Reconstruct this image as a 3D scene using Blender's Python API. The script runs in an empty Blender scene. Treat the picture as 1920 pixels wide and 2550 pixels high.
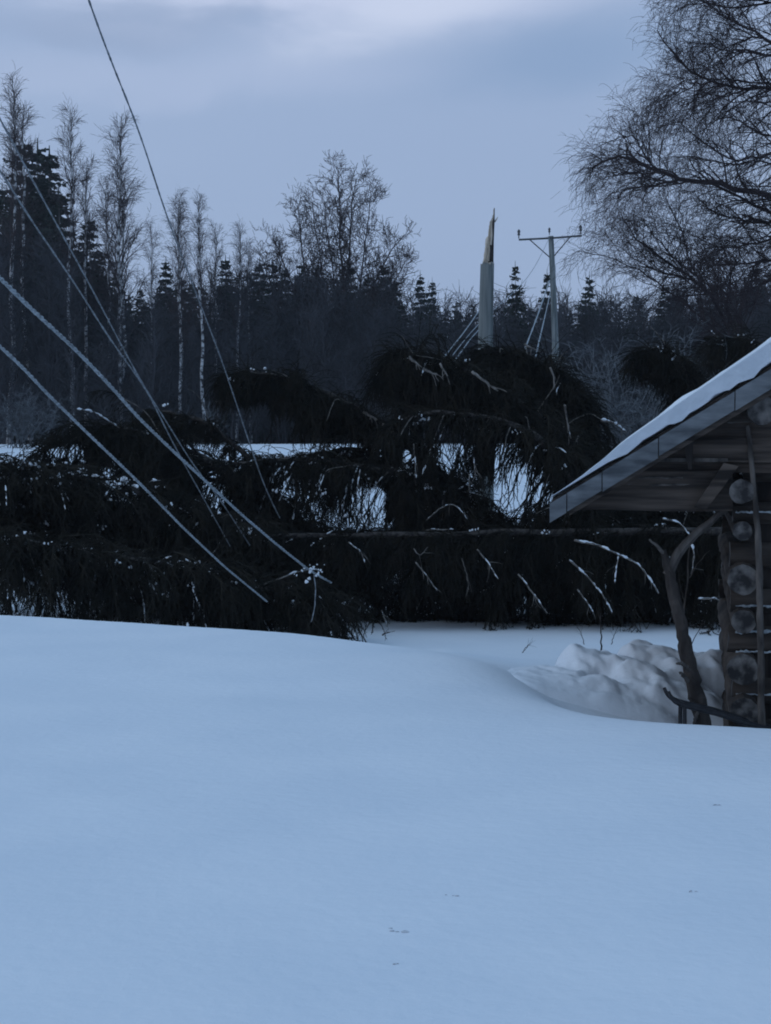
import bpy, math, random
import numpy as np
from math import radians, sin, cos, tan, pi, atan

C = bpy.context.scene.collection
scene = bpy.context.scene

# ------------------------------------------------------------------ camera
F = 4330.0                      # focal length in pixels of the 1920 x 2550 photograph
EYE = 1.6
HOR = 1090.0                    # height of the horizon in the photograph
TH = atan((1275.0 - HOR) / F)
cam = bpy.data.cameras.new('camera')
cam.sensor_fit = 'HORIZONTAL'; cam.sensor_width = 36.0
cam.lens = 36.0 * F / 1920.0
cam.clip_start = 0.1; cam.clip_end = 3000
camo = bpy.data.objects.new('camera', cam); C.objects.link(camo)
camo.location = (0, 0, EYE); camo.rotation_euler = (pi / 2 - TH, 0, 0)
scene.camera = camo
try:
    scene.cycles.filter_width = 1.9
    scene.cycles.max_bounces = 5; scene.cycles.diffuse_bounces = 3
    scene.cycles.volume_bounces = 0
except Exception: pass

# ------------------------------------------------------------------ world
SUN_EL, SUN_ROT = radians(9), radians(-62)
w = bpy.data.worlds.new('World'); scene.world = w; w.use_nodes = True
nt = w.node_tree; nt.nodes.clear(); N = nt.nodes; Lk = nt.links.new
out = N.new('ShaderNodeOutputWorld'); bg = N.new('ShaderNodeBackground'); bg.inputs[1].default_value = 0.1
Lk(bg.outputs[0], out.inputs[0])
sky = N.new('ShaderNodeTexSky'); sky.sky_type = 'NISHITA'; sky.sun_disc = False
sky.sun_elevation = SUN_EL; sky.sun_rotation = SUN_ROT; sky.altitude = 100; sky.dust_density = 1.0
tc = N.new('ShaderNodeTexCoord')
sep = N.new('ShaderNodeSeparateXYZ'); Lk(tc.outputs['Generated'], sep.inputs[0])
def M(op, a, b=None, c=None):
    n = N.new('ShaderNodeMath'); n.operation = op
    for i, v in enumerate((a, b, c)):
        if v is None: continue
        if isinstance(v, (int, float)): n.inputs[i].default_value = v
        else: Lk(v, n.inputs[i])
    return n.outputs[0]
def noise(scale, detail, sx, sy, sz, off=0.0, dist=0.0):
    mp = N.new('ShaderNodeMapping'); mp.inputs['Scale'].default_value = (sx, sy, sz)
    mp.inputs['Location'].default_value = (off, off * .7, off * .3)
    Lk(tc.outputs['Generated'], mp.inputs[0])
    n = N.new('ShaderNodeTexNoise'); n.inputs['Scale'].default_value = scale; n.inputs['Detail'].default_value = detail
    n.inputs['Distortion'].default_value = dist
    Lk(mp.outputs[0], n.inputs['Vector']); return n.outputs['Fac']
n1 = noise(3.2, 5, 1, 1, 3.0, 1.3, .6)
n2 = noise(7.0, 6, 1, 1, 2.4, 5.2, .4)
# a bank of cloud that really hangs in one direction of the sky (direction cosines)
def bank(dx, dz, rx, rz, ang):
    x = M('ADD', M('SUBTRACT', sep.outputs[0], dx), M('MULTIPLY', M('SUBTRACT', n2, .5), .16))
    z = M('ADD', M('SUBTRACT', sep.outputs[2], dz), M('MULTIPLY', M('SUBTRACT', n2, .5), .075))
    a = M('ADD', M('MULTIPLY', x, cos(ang)), M('MULTIPLY', z, sin(ang)))
    b = M('SUBTRACT', M('MULTIPLY', z, cos(ang)), M('MULTIPLY', x, sin(ang)))
    r = M('ADD', M('POWER', M('ABSOLUTE', M('DIVIDE', a, rx)), 2.0), M('POWER', M('ABSOLUTE', M('DIVIDE', b, rz)), 2.0))
    front = M('GREATER_THAN', sep.outputs[1], 0.0)
    return M('MULTIPLY', M('POWER', 2.718, M('MULTIPLY', M('POWER', r, 1.5), -1.0)), front)
def mixc(fac, c1, c2):
    m = N.new('ShaderNodeMix'); m.data_type = 'RGBA'
    if isinstance(fac, (int, float)): m.inputs[0].default_value = fac
    else: Lk(fac, m.inputs[0])
    for i, v in ((6, c1), (7, c2)):
        if isinstance(v, tuple): m.inputs[i].default_value = (*v, 1)
        else: Lk(v, m.inputs[i])
    return m.outputs[2]
base = mixc(M('MULTIPLY', n1, 1.0), (3.15, 4.3, 6.6), (3.95, 5.1, 7.35))
base = mixc(M('MULTIPLY', bank(-0.10, 0.203, .15, .014, .03), .55), base, (4.6, 5.6, 7.9))
base = mixc(M('MULTIPLY', bank(-0.03, 0.243, .15, .019, .0), .95), base, (6.0, 6.8, 9.0))
base = mixc(M('MULTIPLY', bank(0.035, 0.246, .085, .017, .30), .8), base, (6.5, 7.3, 9.3))
base = mixc(M('MULTIPLY', bank(-0.145, 0.226, .065, .011, .03), .7), base, (3.3, 4.3, 6.4))
base = mixc(M('MULTIPLY', bank(0.105, 0.212, .075, .021, .20), .85), base, (2.75, 4.0, 6.3))
high = M('MULTIPLY', M('MINIMUM', M('MAXIMUM', M('MULTIPLY', M('SUBTRACT', sep.outputs[2], .27), 3.5), 0.0), 1.0), .9)
base = mixc(high, base, (2.75, 4.75, 7.5))
col = mixc(.94, sky.outputs[0], base)
Lk(col, bg.inputs[0])

sl = bpy.data.lights.new('sun', 'SUN'); sl.energy = 0.5; sl.angle = radians(70); sl.color = (1, .99, .97)
so = bpy.data.objects.new('sun', sl); C.objects.link(so)
so.rotation_euler = (pi / 2 - radians(32), 0, radians(-118 + 52))   # low, from the left and a little behind the scene
so.location = (-20, 0, 20)
scene.view_settings.view_transform = 'Standard'; scene.view_settings.look = 'None'
scene.view_settings.exposure = -0.07; scene.view_settings.gamma = 1

# ------------------------------------------------------------------ helpers
def P(px, py, d):
    """point seen at pixel (px, py) of the photograph, d metres north of the camera"""
    u = (px - 960.0) / F; v = (1275.0 - py) / F
    y = cos(TH) + v * sin(TH); z = -sin(TH) + v * cos(TH)
    return np.array((u / y * d, d, EYE + z / y * d))
def S(t):
    t = np.clip(t, 0, 1); return t * t * (3 - 2 * t)
_rs = np.random.RandomState(5)
_waves = [(_rs.uniform(-1, 1), _rs.uniform(-1, 1), _rs.uniform(0, 6.28)) for _ in range(14)]
def vnoise(x, y, freq, seed=0):
    s = 0.0
    for i, (a, b, c) in enumerate(_waves):
        k = freq * (1 + .35 * (i % 4)); n = math.hypot(a, b) + 1e-6
        s = s + np.sin(k * (a / n * x + b / n * y) + c + seed * (i + 1.7))
    return s / 6.0
def ground(x, y):
    x = np.asarray(x, float); y = np.asarray(y, float)
    yc1 = 10.15 - .33 * x
    y2 = 13.75 - .55 * x
    wl = 1 - S((x + .9) / 3.9)
    d1 = S((y - yc1) / (1.3 + 3.5 * (1 - S((x - .3) / 1.4)))); d2 = S((y - y2) / (1.2 + 3.5 * S((x + .3) / 1.0)))
    z = -.52 * (wl * d2 + (1 - wl) * d1)
    z = z - .022 * np.exp(-((y - yc1 - .5) / .5) ** 2) * wl
    z = z + 1.85 * S((y - 24) / 40.0) + 6.0 * S((y - 78) / 500.0)
    z = z + .10 * np.exp(-((x - .8) / .8) ** 2 - ((y - 12.6) / 1.1) ** 2)      # snow drifted round the pile
    z = z + .007 * vnoise(x, y, .9) * S((y - 3) / 5) + .0025 * vnoise(x, y, 4.0, 2)
    z = z + .05 * vnoise(x, y, .25, 3) * S((y - 20) / 20)
    return z

class Acc:
    def __init__(s): s.v = []; s.f = []; s.n = 0
    def add(s, verts, faces, mi=0):
        verts = np.asarray(verts, np.float32).reshape(-1, 3); faces = np.asarray(faces, np.int32)
        s.v.append(verts); s.f.append((faces + s.n, mi)); s.n += len(verts)
    def tubes(s, PP, RR, sides=3, cap=False, mi=0, capmi=None):
        PP = np.asarray(PP, float); RR = np.asarray(RR, float)
        if PP.ndim == 2: PP = PP[None]; RR = RR[None]
        K, n, _ = PP.shape
        if K == 0: return
        T = np.gradient(PP, axis=1); T /= np.linalg.norm(T, axis=2, keepdims=True) + 1e-9
        mean = PP[:, -1] - PP[:, 0]
        ref = np.eye(3)[np.argmin(np.abs(mean), axis=1)][:, None, :]
        U = np.cross(T, ref); U /= np.linalg.norm(U, axis=2, keepdims=True) + 1e-9
        V = np.cross(T, U)
        a = np.arange(sides) * 2 * pi / sides
        ring = PP[:, :, None, :] + RR[:, :, None, None] * (np.cos(a)[None, None, :, None] * U[:, :, None, :] + np.sin(a)[None, None, :, None] * V[:, :, None, :])
        idx = np.arange(K * n * sides).reshape(K, n, sides)
        nx = np.roll(idx, -1, axis=2)
        q = np.stack([idx[:, :-1], nx[:, :-1], nx[:, 1:], idx[:, 1:]], axis=-1).reshape(-1, 4)
        s.add(ring.reshape(-1, 3), q[:, ::-1], mi)
        if cap:
            cm = mi if capmi is None else capmi
            base = s.n - K * n * sides
            for k in range(K):
                s.f.append(((idx[k, 0][None, :]) + base, cm)); s.f.append(((idx[k, -1][::-1][None, :]) + base, cm))
    def cards(s, A, B, W):
        """thin diamond-shaped sprays from A to B, half width vectors W"""
        K = len(A); Mi = A * .55 + B * .45
        v = np.stack([A, Mi + W, B, Mi - W], axis=1)
        s.add(v.reshape(-1, 3), np.arange(K * 4).reshape(K, 4))
    def tris(s, A, B, Cc):
        K = len(A)
        s.add(np.stack([A, B, Cc], 1).reshape(-1, 3), np.arange(K * 3).reshape(K, 3))
    def box(s, lo, hi, mi=0):
        x0, y0, z0 = lo; x1, y1, z1 = hi
        v = [(x0, y0, z0), (x1, y0, z0), (x1, y1, z0), (x0, y1, z0), (x0, y0, z1), (x1, y0, z1), (x1, y1, z1), (x0, y1, z1)]
        s.add(v, [(0, 3, 2, 1), (4, 5, 6, 7), (0, 1, 5, 4), (1, 2, 6, 5), (2, 3, 7, 6), (3, 0, 4, 7)], mi)
    def prism(s, poly, y0, y1, mi=0):
        """polygon in the x-z plane extruded from y0 to y1"""
        n = len(poly)
        v = [(p[0], y0, p[1]) for p in poly] + [(p[0], y1, p[1]) for p in poly]
        b = s.n
        s.v.append(np.array(v, np.float32)); s.n += 2 * n
        s.f.append((np.array([list(range(n))[::-1]]) + b, mi)); s.f.append((np.array([list(range(n, 2 * n))]) + b, mi))
        s.f.append((np.array([(i, (i + 1) % n, n + (i + 1) % n, n + i) for i in range(n)]) + b, mi))
    def blobs(s, Cn, Rad, rs, nu=8, nv=5, rough=.25):
        th = np.arange(nu) * 2 * pi / nu; ph = np.linspace(-1, 1, nv + 2)[1:-1] * pi / 2
        sp = [(0, 0, -1)] + [(cos(p) * cos(t), cos(p) * sin(t), sin(p)) for p in ph for t in th] + [(0, 0, 1)]
        sp = np.array(sp); m = len(sp)
        q, t3 = [], []
        for j in range(nv - 1):
            for i in range(nu):
                a = 1 + j * nu + i; b = 1 + j * nu + (i + 1) % nu; q.append((a, b, b + nu, a + nu))
        for i in range(nu):
            t3.append((0, 1 + (i + 1) % nu, 1 + i)); t3.append((m - 1, 1 + (nv - 1) * nu + i, 1 + (nv - 1) * nu + (i + 1) % nu))
        K = len(Cn)
        vv = sp[None] * Rad[:, None, :] * (1 + rough * rs.uniform(-1, 1, (K, m, 1))) + Cn[:, None, :]
        off = (np.arange(K) * m)[:, None, None]
        b = s.n
        s.v.append(vv.reshape(-1, 3).astype(np.float32)); s.n += K * m
        s.f.append(((np.array(q)[None] + off).reshape(-1, 4) + b, 0)); s.f.append(((np.array(t3)[None] + off).reshape(-1, 3) + b, 0))
    def merge(s, other, mat=None, off=(0, 0, 0)):
        base = s.n
        for v in other.v:
            vv = v if mat is None else v @ np.asarray(mat, np.float32).T
            s.v.append((vv + np.asarray(off, np.float32)).astype(np.float32))
        for f, mi in other.f: s.f.append((f + base, mi))
        s.n += other.n
    def mesh(s, name, mats, smooth=False):
        me = bpy.data.meshes.new(name)
        V = np.concatenate(s.v); me.vertices.add(len(V)); me.vertices.foreach_set('co', V.ravel())
        tot = np.concatenate([np.full(len(f), f.shape[1], np.int32) for f, _ in s.f])
        li = np.concatenate([f.ravel() for f, _ in s.f]).astype(np.int32)
        mi = np.concatenate([np.full(len(f), m, np.int32) for f, m in s.f])
        me.loops.add(len(li)); me.loops.foreach_set('vertex_index', li)
        st = np.concatenate([[0], np.cumsum(tot)[:-1]]).astype(np.int32)
        me.polygons.add(len(tot)); me.polygons.foreach_set('loop_start', st)
        me.polygons.foreach_set('material_index', mi)
        me.polygons.foreach_set('use_smooth', np.full(len(tot), smooth, bool))
        for m in (mats if isinstance(mats, (list, tuple)) else [mats]): me.materials.append(m)
        me.update(calc_edges=True); me.validate()
        return me
    def build(s, name, mats, parent=None, smooth=False, origin=None):
        if origin is not None:
            o3 = np.asarray(origin, np.float32); s.v = [v - o3 for v in s.v]
        o = bpy.data.objects.new(name, s.mesh(name, mats, smooth)); C.objects.link(o)
        if parent is not None: o.parent = parent
        elif origin is not None: o.location = [float(q) for q in origin]
        return o
def tag(o, label=None, cat=None, group=None, kind=None):
    if label: o['label'] = label
    if cat: o['category'] = cat
    if group: o['group'] = group
    if kind: o['kind'] = kind
    return o
def empty(name, loc, label, cat, group=None, rz=0):
    o = bpy.data.objects.new(name, None); C.objects.link(o); o.empty_display_size = .2
    o.location = [float(q) for q in loc]; o.rotation_euler = (0, 0, rz)
    return tag(o, label, cat, group)
def copy_thing(src, loc, rz=0, sc=1, label=None, group=None):
    r = src.copy(); C.objects.link(r)
    r.location = [float(q) for q in loc]; r.rotation_euler = (0, 0, rz)
    r.scale = sc if isinstance(sc, tuple) else (sc, sc, sc)
    if label: r['label'] = label
    if group: r['group'] = group
    for ch in src.children:
        c = ch.copy(); C.objects.link(c); c.parent = r
    return r

# ------------------------------------------------------------------ materials
def mat(name, c1, c2=None, scale=5, rough=.9, bump=0, bscale=None, stretch=(1, 1, 1), lo=.35, hi=.65, detail=5, dist=.0, spec=.2, bdist=.01):
    m = bpy.data.materials.new(name); m.use_nodes = True; t = m.node_tree; n = t.nodes
    b = n['Principled BSDF']; b.inputs['Roughness'].default_value = rough
    b.inputs['Specular IOR Level'].default_value = spec
    c2 = c2 or c1
    co = n.new('ShaderNodeTexCoord'); mp = n.new('ShaderNodeMapping'); mp.inputs['Scale'].default_value = stretch
    t.links.new(co.outputs['Object'], mp.inputs[0])
    ns = n.new('ShaderNodeTexNoise'); ns.inputs['Scale'].default_value = scale; ns.inputs['Detail'].default_value = detail
    ns.inputs['Distortion'].default_value = dist
    t.links.new(mp.outputs[0], ns.inputs['Vector'])
    r = n.new('ShaderNodeValToRGB'); r.color_ramp.elements[0].position = lo; r.color_ramp.elements[1].position = hi
    r.color_ramp.elements[0].color = (*c1, 1); r.color_ramp.elements[1].color = (*c2, 1)
    t.links.new(ns.outputs['Fac'], r.inputs[0]); t.links.new(r.outputs[0], b.inputs['Base Color'])
    if bump:
        nb = n.new('ShaderNodeTexNoise'); nb.inputs['Scale'].default_value = bscale or scale * 3; nb.inputs['Detail'].default_value = 6
        t.links.new(mp.outputs[0], nb.inputs['Vector'])
        bp = n.new('ShaderNodeBump'); bp.inputs['Strength'].default_value = bump; bp.inputs['Distance'].default_value = bdist
        t.links.new(nb.outputs['Fac'], bp.inputs['Height']); t.links.new(bp.outputs[0], b.inputs['Normal'])
    return m
M_snow = mat('snow', (.74, .78, .83), (.79, .82, .86), 1.1, .75, .6, 14, bdist=.012, spec=.25)
M_snow2 = mat('snow_lumps', (.70, .74, .79), (.80, .83, .87), 14, .8, .6, 50, bdist=.01)
M_frost = mat('frost', (.17, .19, .205), (.40, .44, .47), 30, .8, .5, 90)
M_wire = mat('wire', (.10, .11, .12), (.26, .28, .30), 25, .7)
M_fleck = mat('grey_fleck', (.35, .37, .40), (.60, .63, .67), 60, .8)  # grey of the near-snow flecks, the first painting a dent's shade
M_wirep = mat('pale_wire', (.11, .12, .13), (.27, .295, .32), 25, .7)
M_needle = mat('needles', (.014, .014, .012), (.031, .028, .022), 3.0, .9, spec=.05)
M_needle2 = mat('needles_brown', (.018, .016, .013), (.037, .031, .024), 3.0, .9, spec=.05)
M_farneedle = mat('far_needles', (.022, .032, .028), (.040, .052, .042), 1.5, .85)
M_twig = mat('twigs', (.028, .022, .024), (.055, .043, .044), 4, .85)
M_birchtwig = mat('birch_twigs', (.022, .016, .018), (.040, .030, .032), 4, .85)
M_wood = mat('undergrowth', (.026, .027, .031), (.054, .056, .064), .8, .9)
M_frosttwig = mat('frosty_twigs', (.045, .05, .055), (.15, .165, .18), 6, .9)
M_bark = mat('spruce_bark', (.022, .019, .018), (.075, .066, .06), 22, .9, .6, 60, stretch=(1, 1, 1))
M_palebark = mat('pale_bark', (.06, .054, .05), (.24, .22, .20), 14, .9, .5, 50)
M_birchbark = mat('birch_bark', (.035, .032, .034), (.62, .62, .63), 2.2, .85, stretch=(1.3, 1.3, 1.9), lo=.40, hi=.58, detail=4)
M_greybark = mat('grey_bark', (.07, .068, .07), (.16, .155, .155), 3, .9)
M_pole = mat('pole_wood', (.085, .10, .10), (.20, .215, .21), 9, .9, .4, 30, stretch=(1.4, 1.4, .10))
M_split = mat('split_wood', (.20, .17, .135), (.60, .53, .44), 9, .85, .6, 30, stretch=(3, 3, .12))
M_metal = mat('galvanised', (.04, .042, .045), (.08, .082, .085), 20, .5)
M_log = mat('log_wood', (.022, .018, .016), (.085, .068, .057), 8, .9, .6, 25, stretch=(.25, 1, 1))
M_logy = mat('log_wood_side', (.025, .020, .018), (.085, .068, .057), 8, .9, .6, 25, stretch=(1, .25, 1))
M_board = mat('brown_boards', (.018, .0145, .013), (.105, .082, .068), 9, .85, .5, 20, stretch=(.16, 1, 2.2))
M_barge = mat('grey_board', (.055, .062, .070), (.18, .195, .21), 11, .85, .8, 26, stretch=(.35, 1, 1.4), lo=.3, hi=.7)
M_dark = mat('dark_wood', (.018, .015, .014), (.06, .05, .045), 12, .9, .7, 30, stretch=(1, 1, .25))
M_stick = mat('grey_stick', (.032, .028, .026), (.12, .105, .095), 14, .9, .6, 45, stretch=(1, 1, .3))
M_black = mat('black_iron', (.012, .012, .014), (.03, .03, .034), 20, .6)
M_weed = mat('dry_weed', (.03, .026, .026), (.08, .07, .065), 20, .9)
def rings_mat():
    m = bpy.data.materials.new('log_end'); m.use_nodes = True; t = m.node_tree; n = t.nodes; b = n['Principled BSDF']
    b.inputs['Roughness'].default_value = .9
    co = n.new('ShaderNodeTexCoord'); mp = n.new('ShaderNodeMapping'); t.links.new(co.outputs['Object'], mp.inputs[0])
    ns = n.new('ShaderNodeTexNoise'); ns.inputs['Scale'].default_value = 13; ns.inputs['Detail'].default_value = 6
    t.links.new(mp.outputs[0], ns.inputs['Vector'])
    r = n.new('ShaderNodeValToRGB'); e = r.color_ramp.elements
    e[0].position = .40; e[0].color = (.012, .011, .012, 1); e[1].position = .70; e[1].color = (.15, .138, .13, 1)
    t.links.new(ns.outputs['Fac'], r.inputs[0]); t.links.new(r.outputs[0], b.inputs['Base Color'])
    return m
M_end = rings_mat()

# ------------------------------------------------------------------ snow ground
def make_ground():
    ys = np.concatenate([np.linspace(-6, 3, 12)[:-1], np.linspace(3, 26, 300)[:-1], np.linspace(26, 90, 110)[:-1], np.geomspace(90, 1800, 40)])
    ts = np.linspace(-1, 1, 301); a = []
    tt = np.sign(ts) * np.abs(ts) ** 1.5
    W = np.maximum(9.0, ys * .75 + 6)
    X = tt[None, :] * W[:, None]; Y = np.repeat(ys[:, None], 301, 1)
    Z = ground(X, Y)
    acc = Acc(); n, m = X.shape
    idx = np.arange(n * m).reshape(n, m)
    q = np.stack([idx[:-1, :-1], idx[:-1, 1:], idx[1:, 1:], idx[1:, :-1]], -1).reshape(-1, 4)
    acc.add(np.stack([X, Y, Z], -1), q)
    o = acc.build('snow_ground', M_snow, smooth=True); tag(o, kind='structure')
make_ground()

# ------------------------------------------------------------------ plant growers
def rnd_perp(T, rs):
    r = rs.normal(size=T.shape); r -= (r * T).sum(-1, keepdims=True) * T
    return r / (np.linalg.norm(r, axis=-1, keepdims=True) + 1e-9)
def grow(st, d, L, nseg, grav, wob, rs):
    K = len(st); Pp = np.zeros((K, nseg + 1, 3)); Pp[:, 0] = st
    d = d / (np.linalg.norm(d, axis=1, keepdims=True) + 1e-9)
    g = np.asarray(grav, float)
    if g.ndim == 0: g = np.full(nseg, float(g))
    for i in range(nseg):
        d = d + rs.normal(size=d.shape) * wob; d[:, 2] += g[i]
        d /= np.linalg.norm(d, axis=1, keepdims=True) + 1e-9
        Pp[:, i + 1] = Pp[:, i] + d * (np.asarray(L) / nseg)[:, None]
    return Pp
def kids(PP, RR, n, t0, t1, ang, rs, up=0.0):
    """n starting points, directions and radii on every path"""
    K, m, _ = PP.shape
    t = t0 + (t1 - t0) * (np.arange(n)[None] + rs.uniform(0, 1, (K, n))) / n
    f = t * (m - 1); i = np.clip(f.astype(int), 0, m - 2); fr = (f - i)[..., None]
    k = np.arange(K)[:, None]
    A = PP[k, i]; B = PP[k, i + 1]; pos = A + (B - A) * fr
    T = (B - A); T /= np.linalg.norm(T, axis=-1, keepdims=True) + 1e-9
    R = RR[k, i] * (1 - fr[..., 0]) + RR[k, i + 1] * fr[..., 0]
    T = T.reshape(-1, 3); a = ang * rs.uniform(.7, 1.3, len(T))[:, None]
    d = np.cos(a) * T + np.sin(a) * rnd_perp(T, rs); d[:, 2] += up
    return pos.reshape(-1, 3), d, R.reshape(-1), t.reshape(-1)
def taper(r0, nseg, end=.25):
    s = np.linspace(1, end, nseg + 1)
    return np.asarray(r0)[:, None] * s[None]
def resample(path, n, rs=None, wob=0):
    path = np.asarray(path, float); d = np.concatenate([[0], np.cumsum(np.linalg.norm(np.diff(path, axis=0), axis=1))])
    t = np.linspace(0, d[-1], n); o = np.stack([np.interp(t, d, path[:, k]) for k in range(3)], 1)
    # light smoothing so that the bends are round
    for _ in range(2):
        o[1:-1] = (o[:-2] + 2 * o[1:-1] + o[2:]) / 4
    if rs is not None: o[1:] += rs.normal(size=o[1:].shape) * wob
    return o

# bare forest birch, 15 m tall in its own space, tall and narrow
def forest_birch(seed, H=15.0, spread=.14, nb=46, low=.38, asc=.62, twr=.011, droop=-.05):
    rs = np.random.RandomState(seed); tr, cr = Acc(), Acc()
    n = 14
    tp = np.zeros((1, n, 3)); tp[0, :, 2] = np.linspace(-.3, H, n)
    tp[0, :, :2] = np.cumsum(rs.normal(size=(n, 2)) * .07, axis=0)
    r = np.linspace(1, .07, n)[None] ** .8 * .125
    tr.tubes(tp, r, 7)
    p, d, rr, t = kids(tp, r, int(nb * .8), low, .955, asc, rs, .1); d[:, 2] += .9 * t ** 2
    L = H * spread * (np.clip((1 - t) / (1 - low), 0, 1) ** .62 * .95 + .09) * rs.uniform(.6, 1.25, len(t))
    b = grow(p, d, L, 6, np.array([.10, .10, .06, .02, droop, droop * 2]), .10, rs); br = taper(np.minimum(rr * .45, .034), 6, .3)
    cr.tubes(b, br, 3)
    p, d, rr, t = kids(b, br, 9, .25, .98, .42, rs, .05)
    s = grow(p, d, rs.uniform(.5, 1.15, len(p)) * (.3 + .7 * np.clip(np.repeat(L, 9) / 1.6, 0, 1)), 4, droop, .14, rs); sr = taper(np.minimum(rr * .6, .014), 4, .5)
    cr.tubes(s, sr, 3)
    p, d, rr, t = kids(s, sr, 4, .2, 1, .45, rs, .0)
    s = grow(p, d, rs.uniform(.2, .55, len(p)), 3, droop * 2.5, .16, rs); cr.tubes(s, taper(np.full(len(p), twr * .72), 3, .6), 3)
    return tr, cr
def spruce(seed, H=10.0, wid=.17, dens=1.0, hang=.5):
    rs = np.random.RandomState(seed); tr, cr = Acc(), Acc()
    tp = np.zeros((1, 6, 3)); tp[0, :, 2] = np.linspace(-.3, H, 6)
    tp[0, 1:-1, :2] = rs.normal(size=(4, 2)) * .03
    r = np.linspace(1, .08, 6)[None] * H * .011
    tr.tubes(tp, r, 6)
    n = int(34 * dens * H)
    t = 1 - (1 - rs.uniform(.0, 1, n)) ** 1.0 * .94; t = np.clip(t, 0.05, .985)
    whorl = np.round(t * H * 2.6) / (H * 2.6); t = np.clip(whorl * .4 + t * .6, .05, .985)
    a = rs.uniform(0, 2 * pi, n)
    L = (H * wid * (1 - t) ** .82 + .16) * rs.uniform(.55, 1.15, n)
    d = np.stack([np.cos(a), np.sin(a), .15 - .75 * (1 - t)], 1)
    st = np.zeros((n, 3)); st[:, 2] = t * H
    g = np.array([-.12, -.08, .06, .16])
    b = grow(st, d, L, 4, g, .06, rs); br = taper(.012 + .006 * L, 4, .3); cr.tubes(b, br, 3)
    nk = 15
    p, d2, _, tt = kids(b, br, nk, .12, 1, .9, rs, -hang)
    Lk_ = rs.uniform(.16, .42, len(p)) * np.clip(np.repeat(L, nk), .35, 1.3)
    d2 /= np.linalg.norm(d2, axis=1, keepdims=True)
    e = p + d2 * Lk_[:, None]
    W = rnd_perp(d2, rs) * (.03 + .13 * Lk_[:, None])
    cr.cards(p, e, W)
    # leader
    cr.tubes(np.array([[[0, 0, H - .6], [0, 0, H + .25]]]), np.array([[.045, .01]]), 4)
    return tr, cr

GH = lambda x, y: float(ground(x, y))
birch_src, spruce_src = [], []
def make_proto(tr, cr, name, cat, mt, mc):
    r = empty(name, (0, 0, 0), 'x', cat)
    tr.build('trunk', mt, r, smooth=True); cr.build('crown', mc, r)
    return r
def forget(r):
    for ch in list(r.children): bpy.data.objects.remove(ch)
    bpy.data.objects.remove(r)
BV = [forest_birch(11), forest_birch(12, spread=.17, asc=.8, droop=-.10), forest_birch(13, spread=.12, nb=38, asc=.45, low=.45), forest_birch(14, spread=.19, nb=50, asc=.85, droop=-.12, low=.3)]
SV = [spruce(21), spruce(22, wid=.20), spruce(23, wid=.14, dens=1.15), spruce(24, wid=.24, dens=.9)]
birch_src = [make_proto(a, b, 'birch_tree', 'birch', M_birchbark, M_twig) for a, b in BV]
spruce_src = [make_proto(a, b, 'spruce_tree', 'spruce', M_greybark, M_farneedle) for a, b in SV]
rt = np.random.RandomState(77)
def plant(src, H0, px, topy, d, label, group, rz=None, wide=1.0, lean=0):
    g = P(px, 1000, d)[0]; z0 = GH(g, d); top = P(px, topy, d)[2]
    s = (top - z0) / H0
    o = copy_thing(src, (g, d, z0), rt.uniform(0, 6.28) if rz is None else rz, (s * wide, s * wide, s), label, group)
    return o
gb = 'bare birches along the forest edge'
for v, px, ty, d, wd, lab in [
    (2, 20, 190, 72, 1.0, 'tallest bare birch, at the left edge of the picture'),
    (2, 70, 262, 76, 1.1, 'bare birch with upright forks just right of the tallest birch'),
    (2, 174, 268, 73, .95, 'tall bare birch with a thin needle-like top above the dark spruce tops'),
    (0, 205, 395, 77, 1.0, 'shorter bare birch beside the birch with the needle-like top'),
    (0, 291, 290, 72, .95, 'tall bare birch with a narrow pointed top nearest left of the hanging black wire'),
    (1, 315, 425, 75, 1.3, 'bushy bare birch with wide arching twigs under the pointed birch'),
    (0, 262, 440, 79, .9, 'thin bare birch half hidden left of the pointed birch'),
    (3, 371, 560, 79, .8, 'low bare birch in the sky gap left of the pale birch pair'),
    (0, 440, 500, 70, .85, 'left birch of the pale trunk pair, with the white wire crossing it'),
    (1, 455, 478, 72, .9, 'round topped bare birch of the pale trunk pair'),
    (2, 512, 482, 70, 1.0, 'bare birch with the whitest thin trunk where the wire crosses its stem'),
    (0, 548, 560, 77, .9, 'slim bare birch right of the whitest trunk'),
    (2, 588, 556, 75, 1.0, 'small bare birch with a thin spire in the sky gap beside the round crowned tree'),
    (1, 628, 600, 78, .9, 'low hazy bare birch at the left foot of the round crowned tree')]:
    plant(birch_src[v], 15.0, px, ty, d, lab, gb, wide=wd)
gs = 'dark spruces on the forest skyline'
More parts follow.
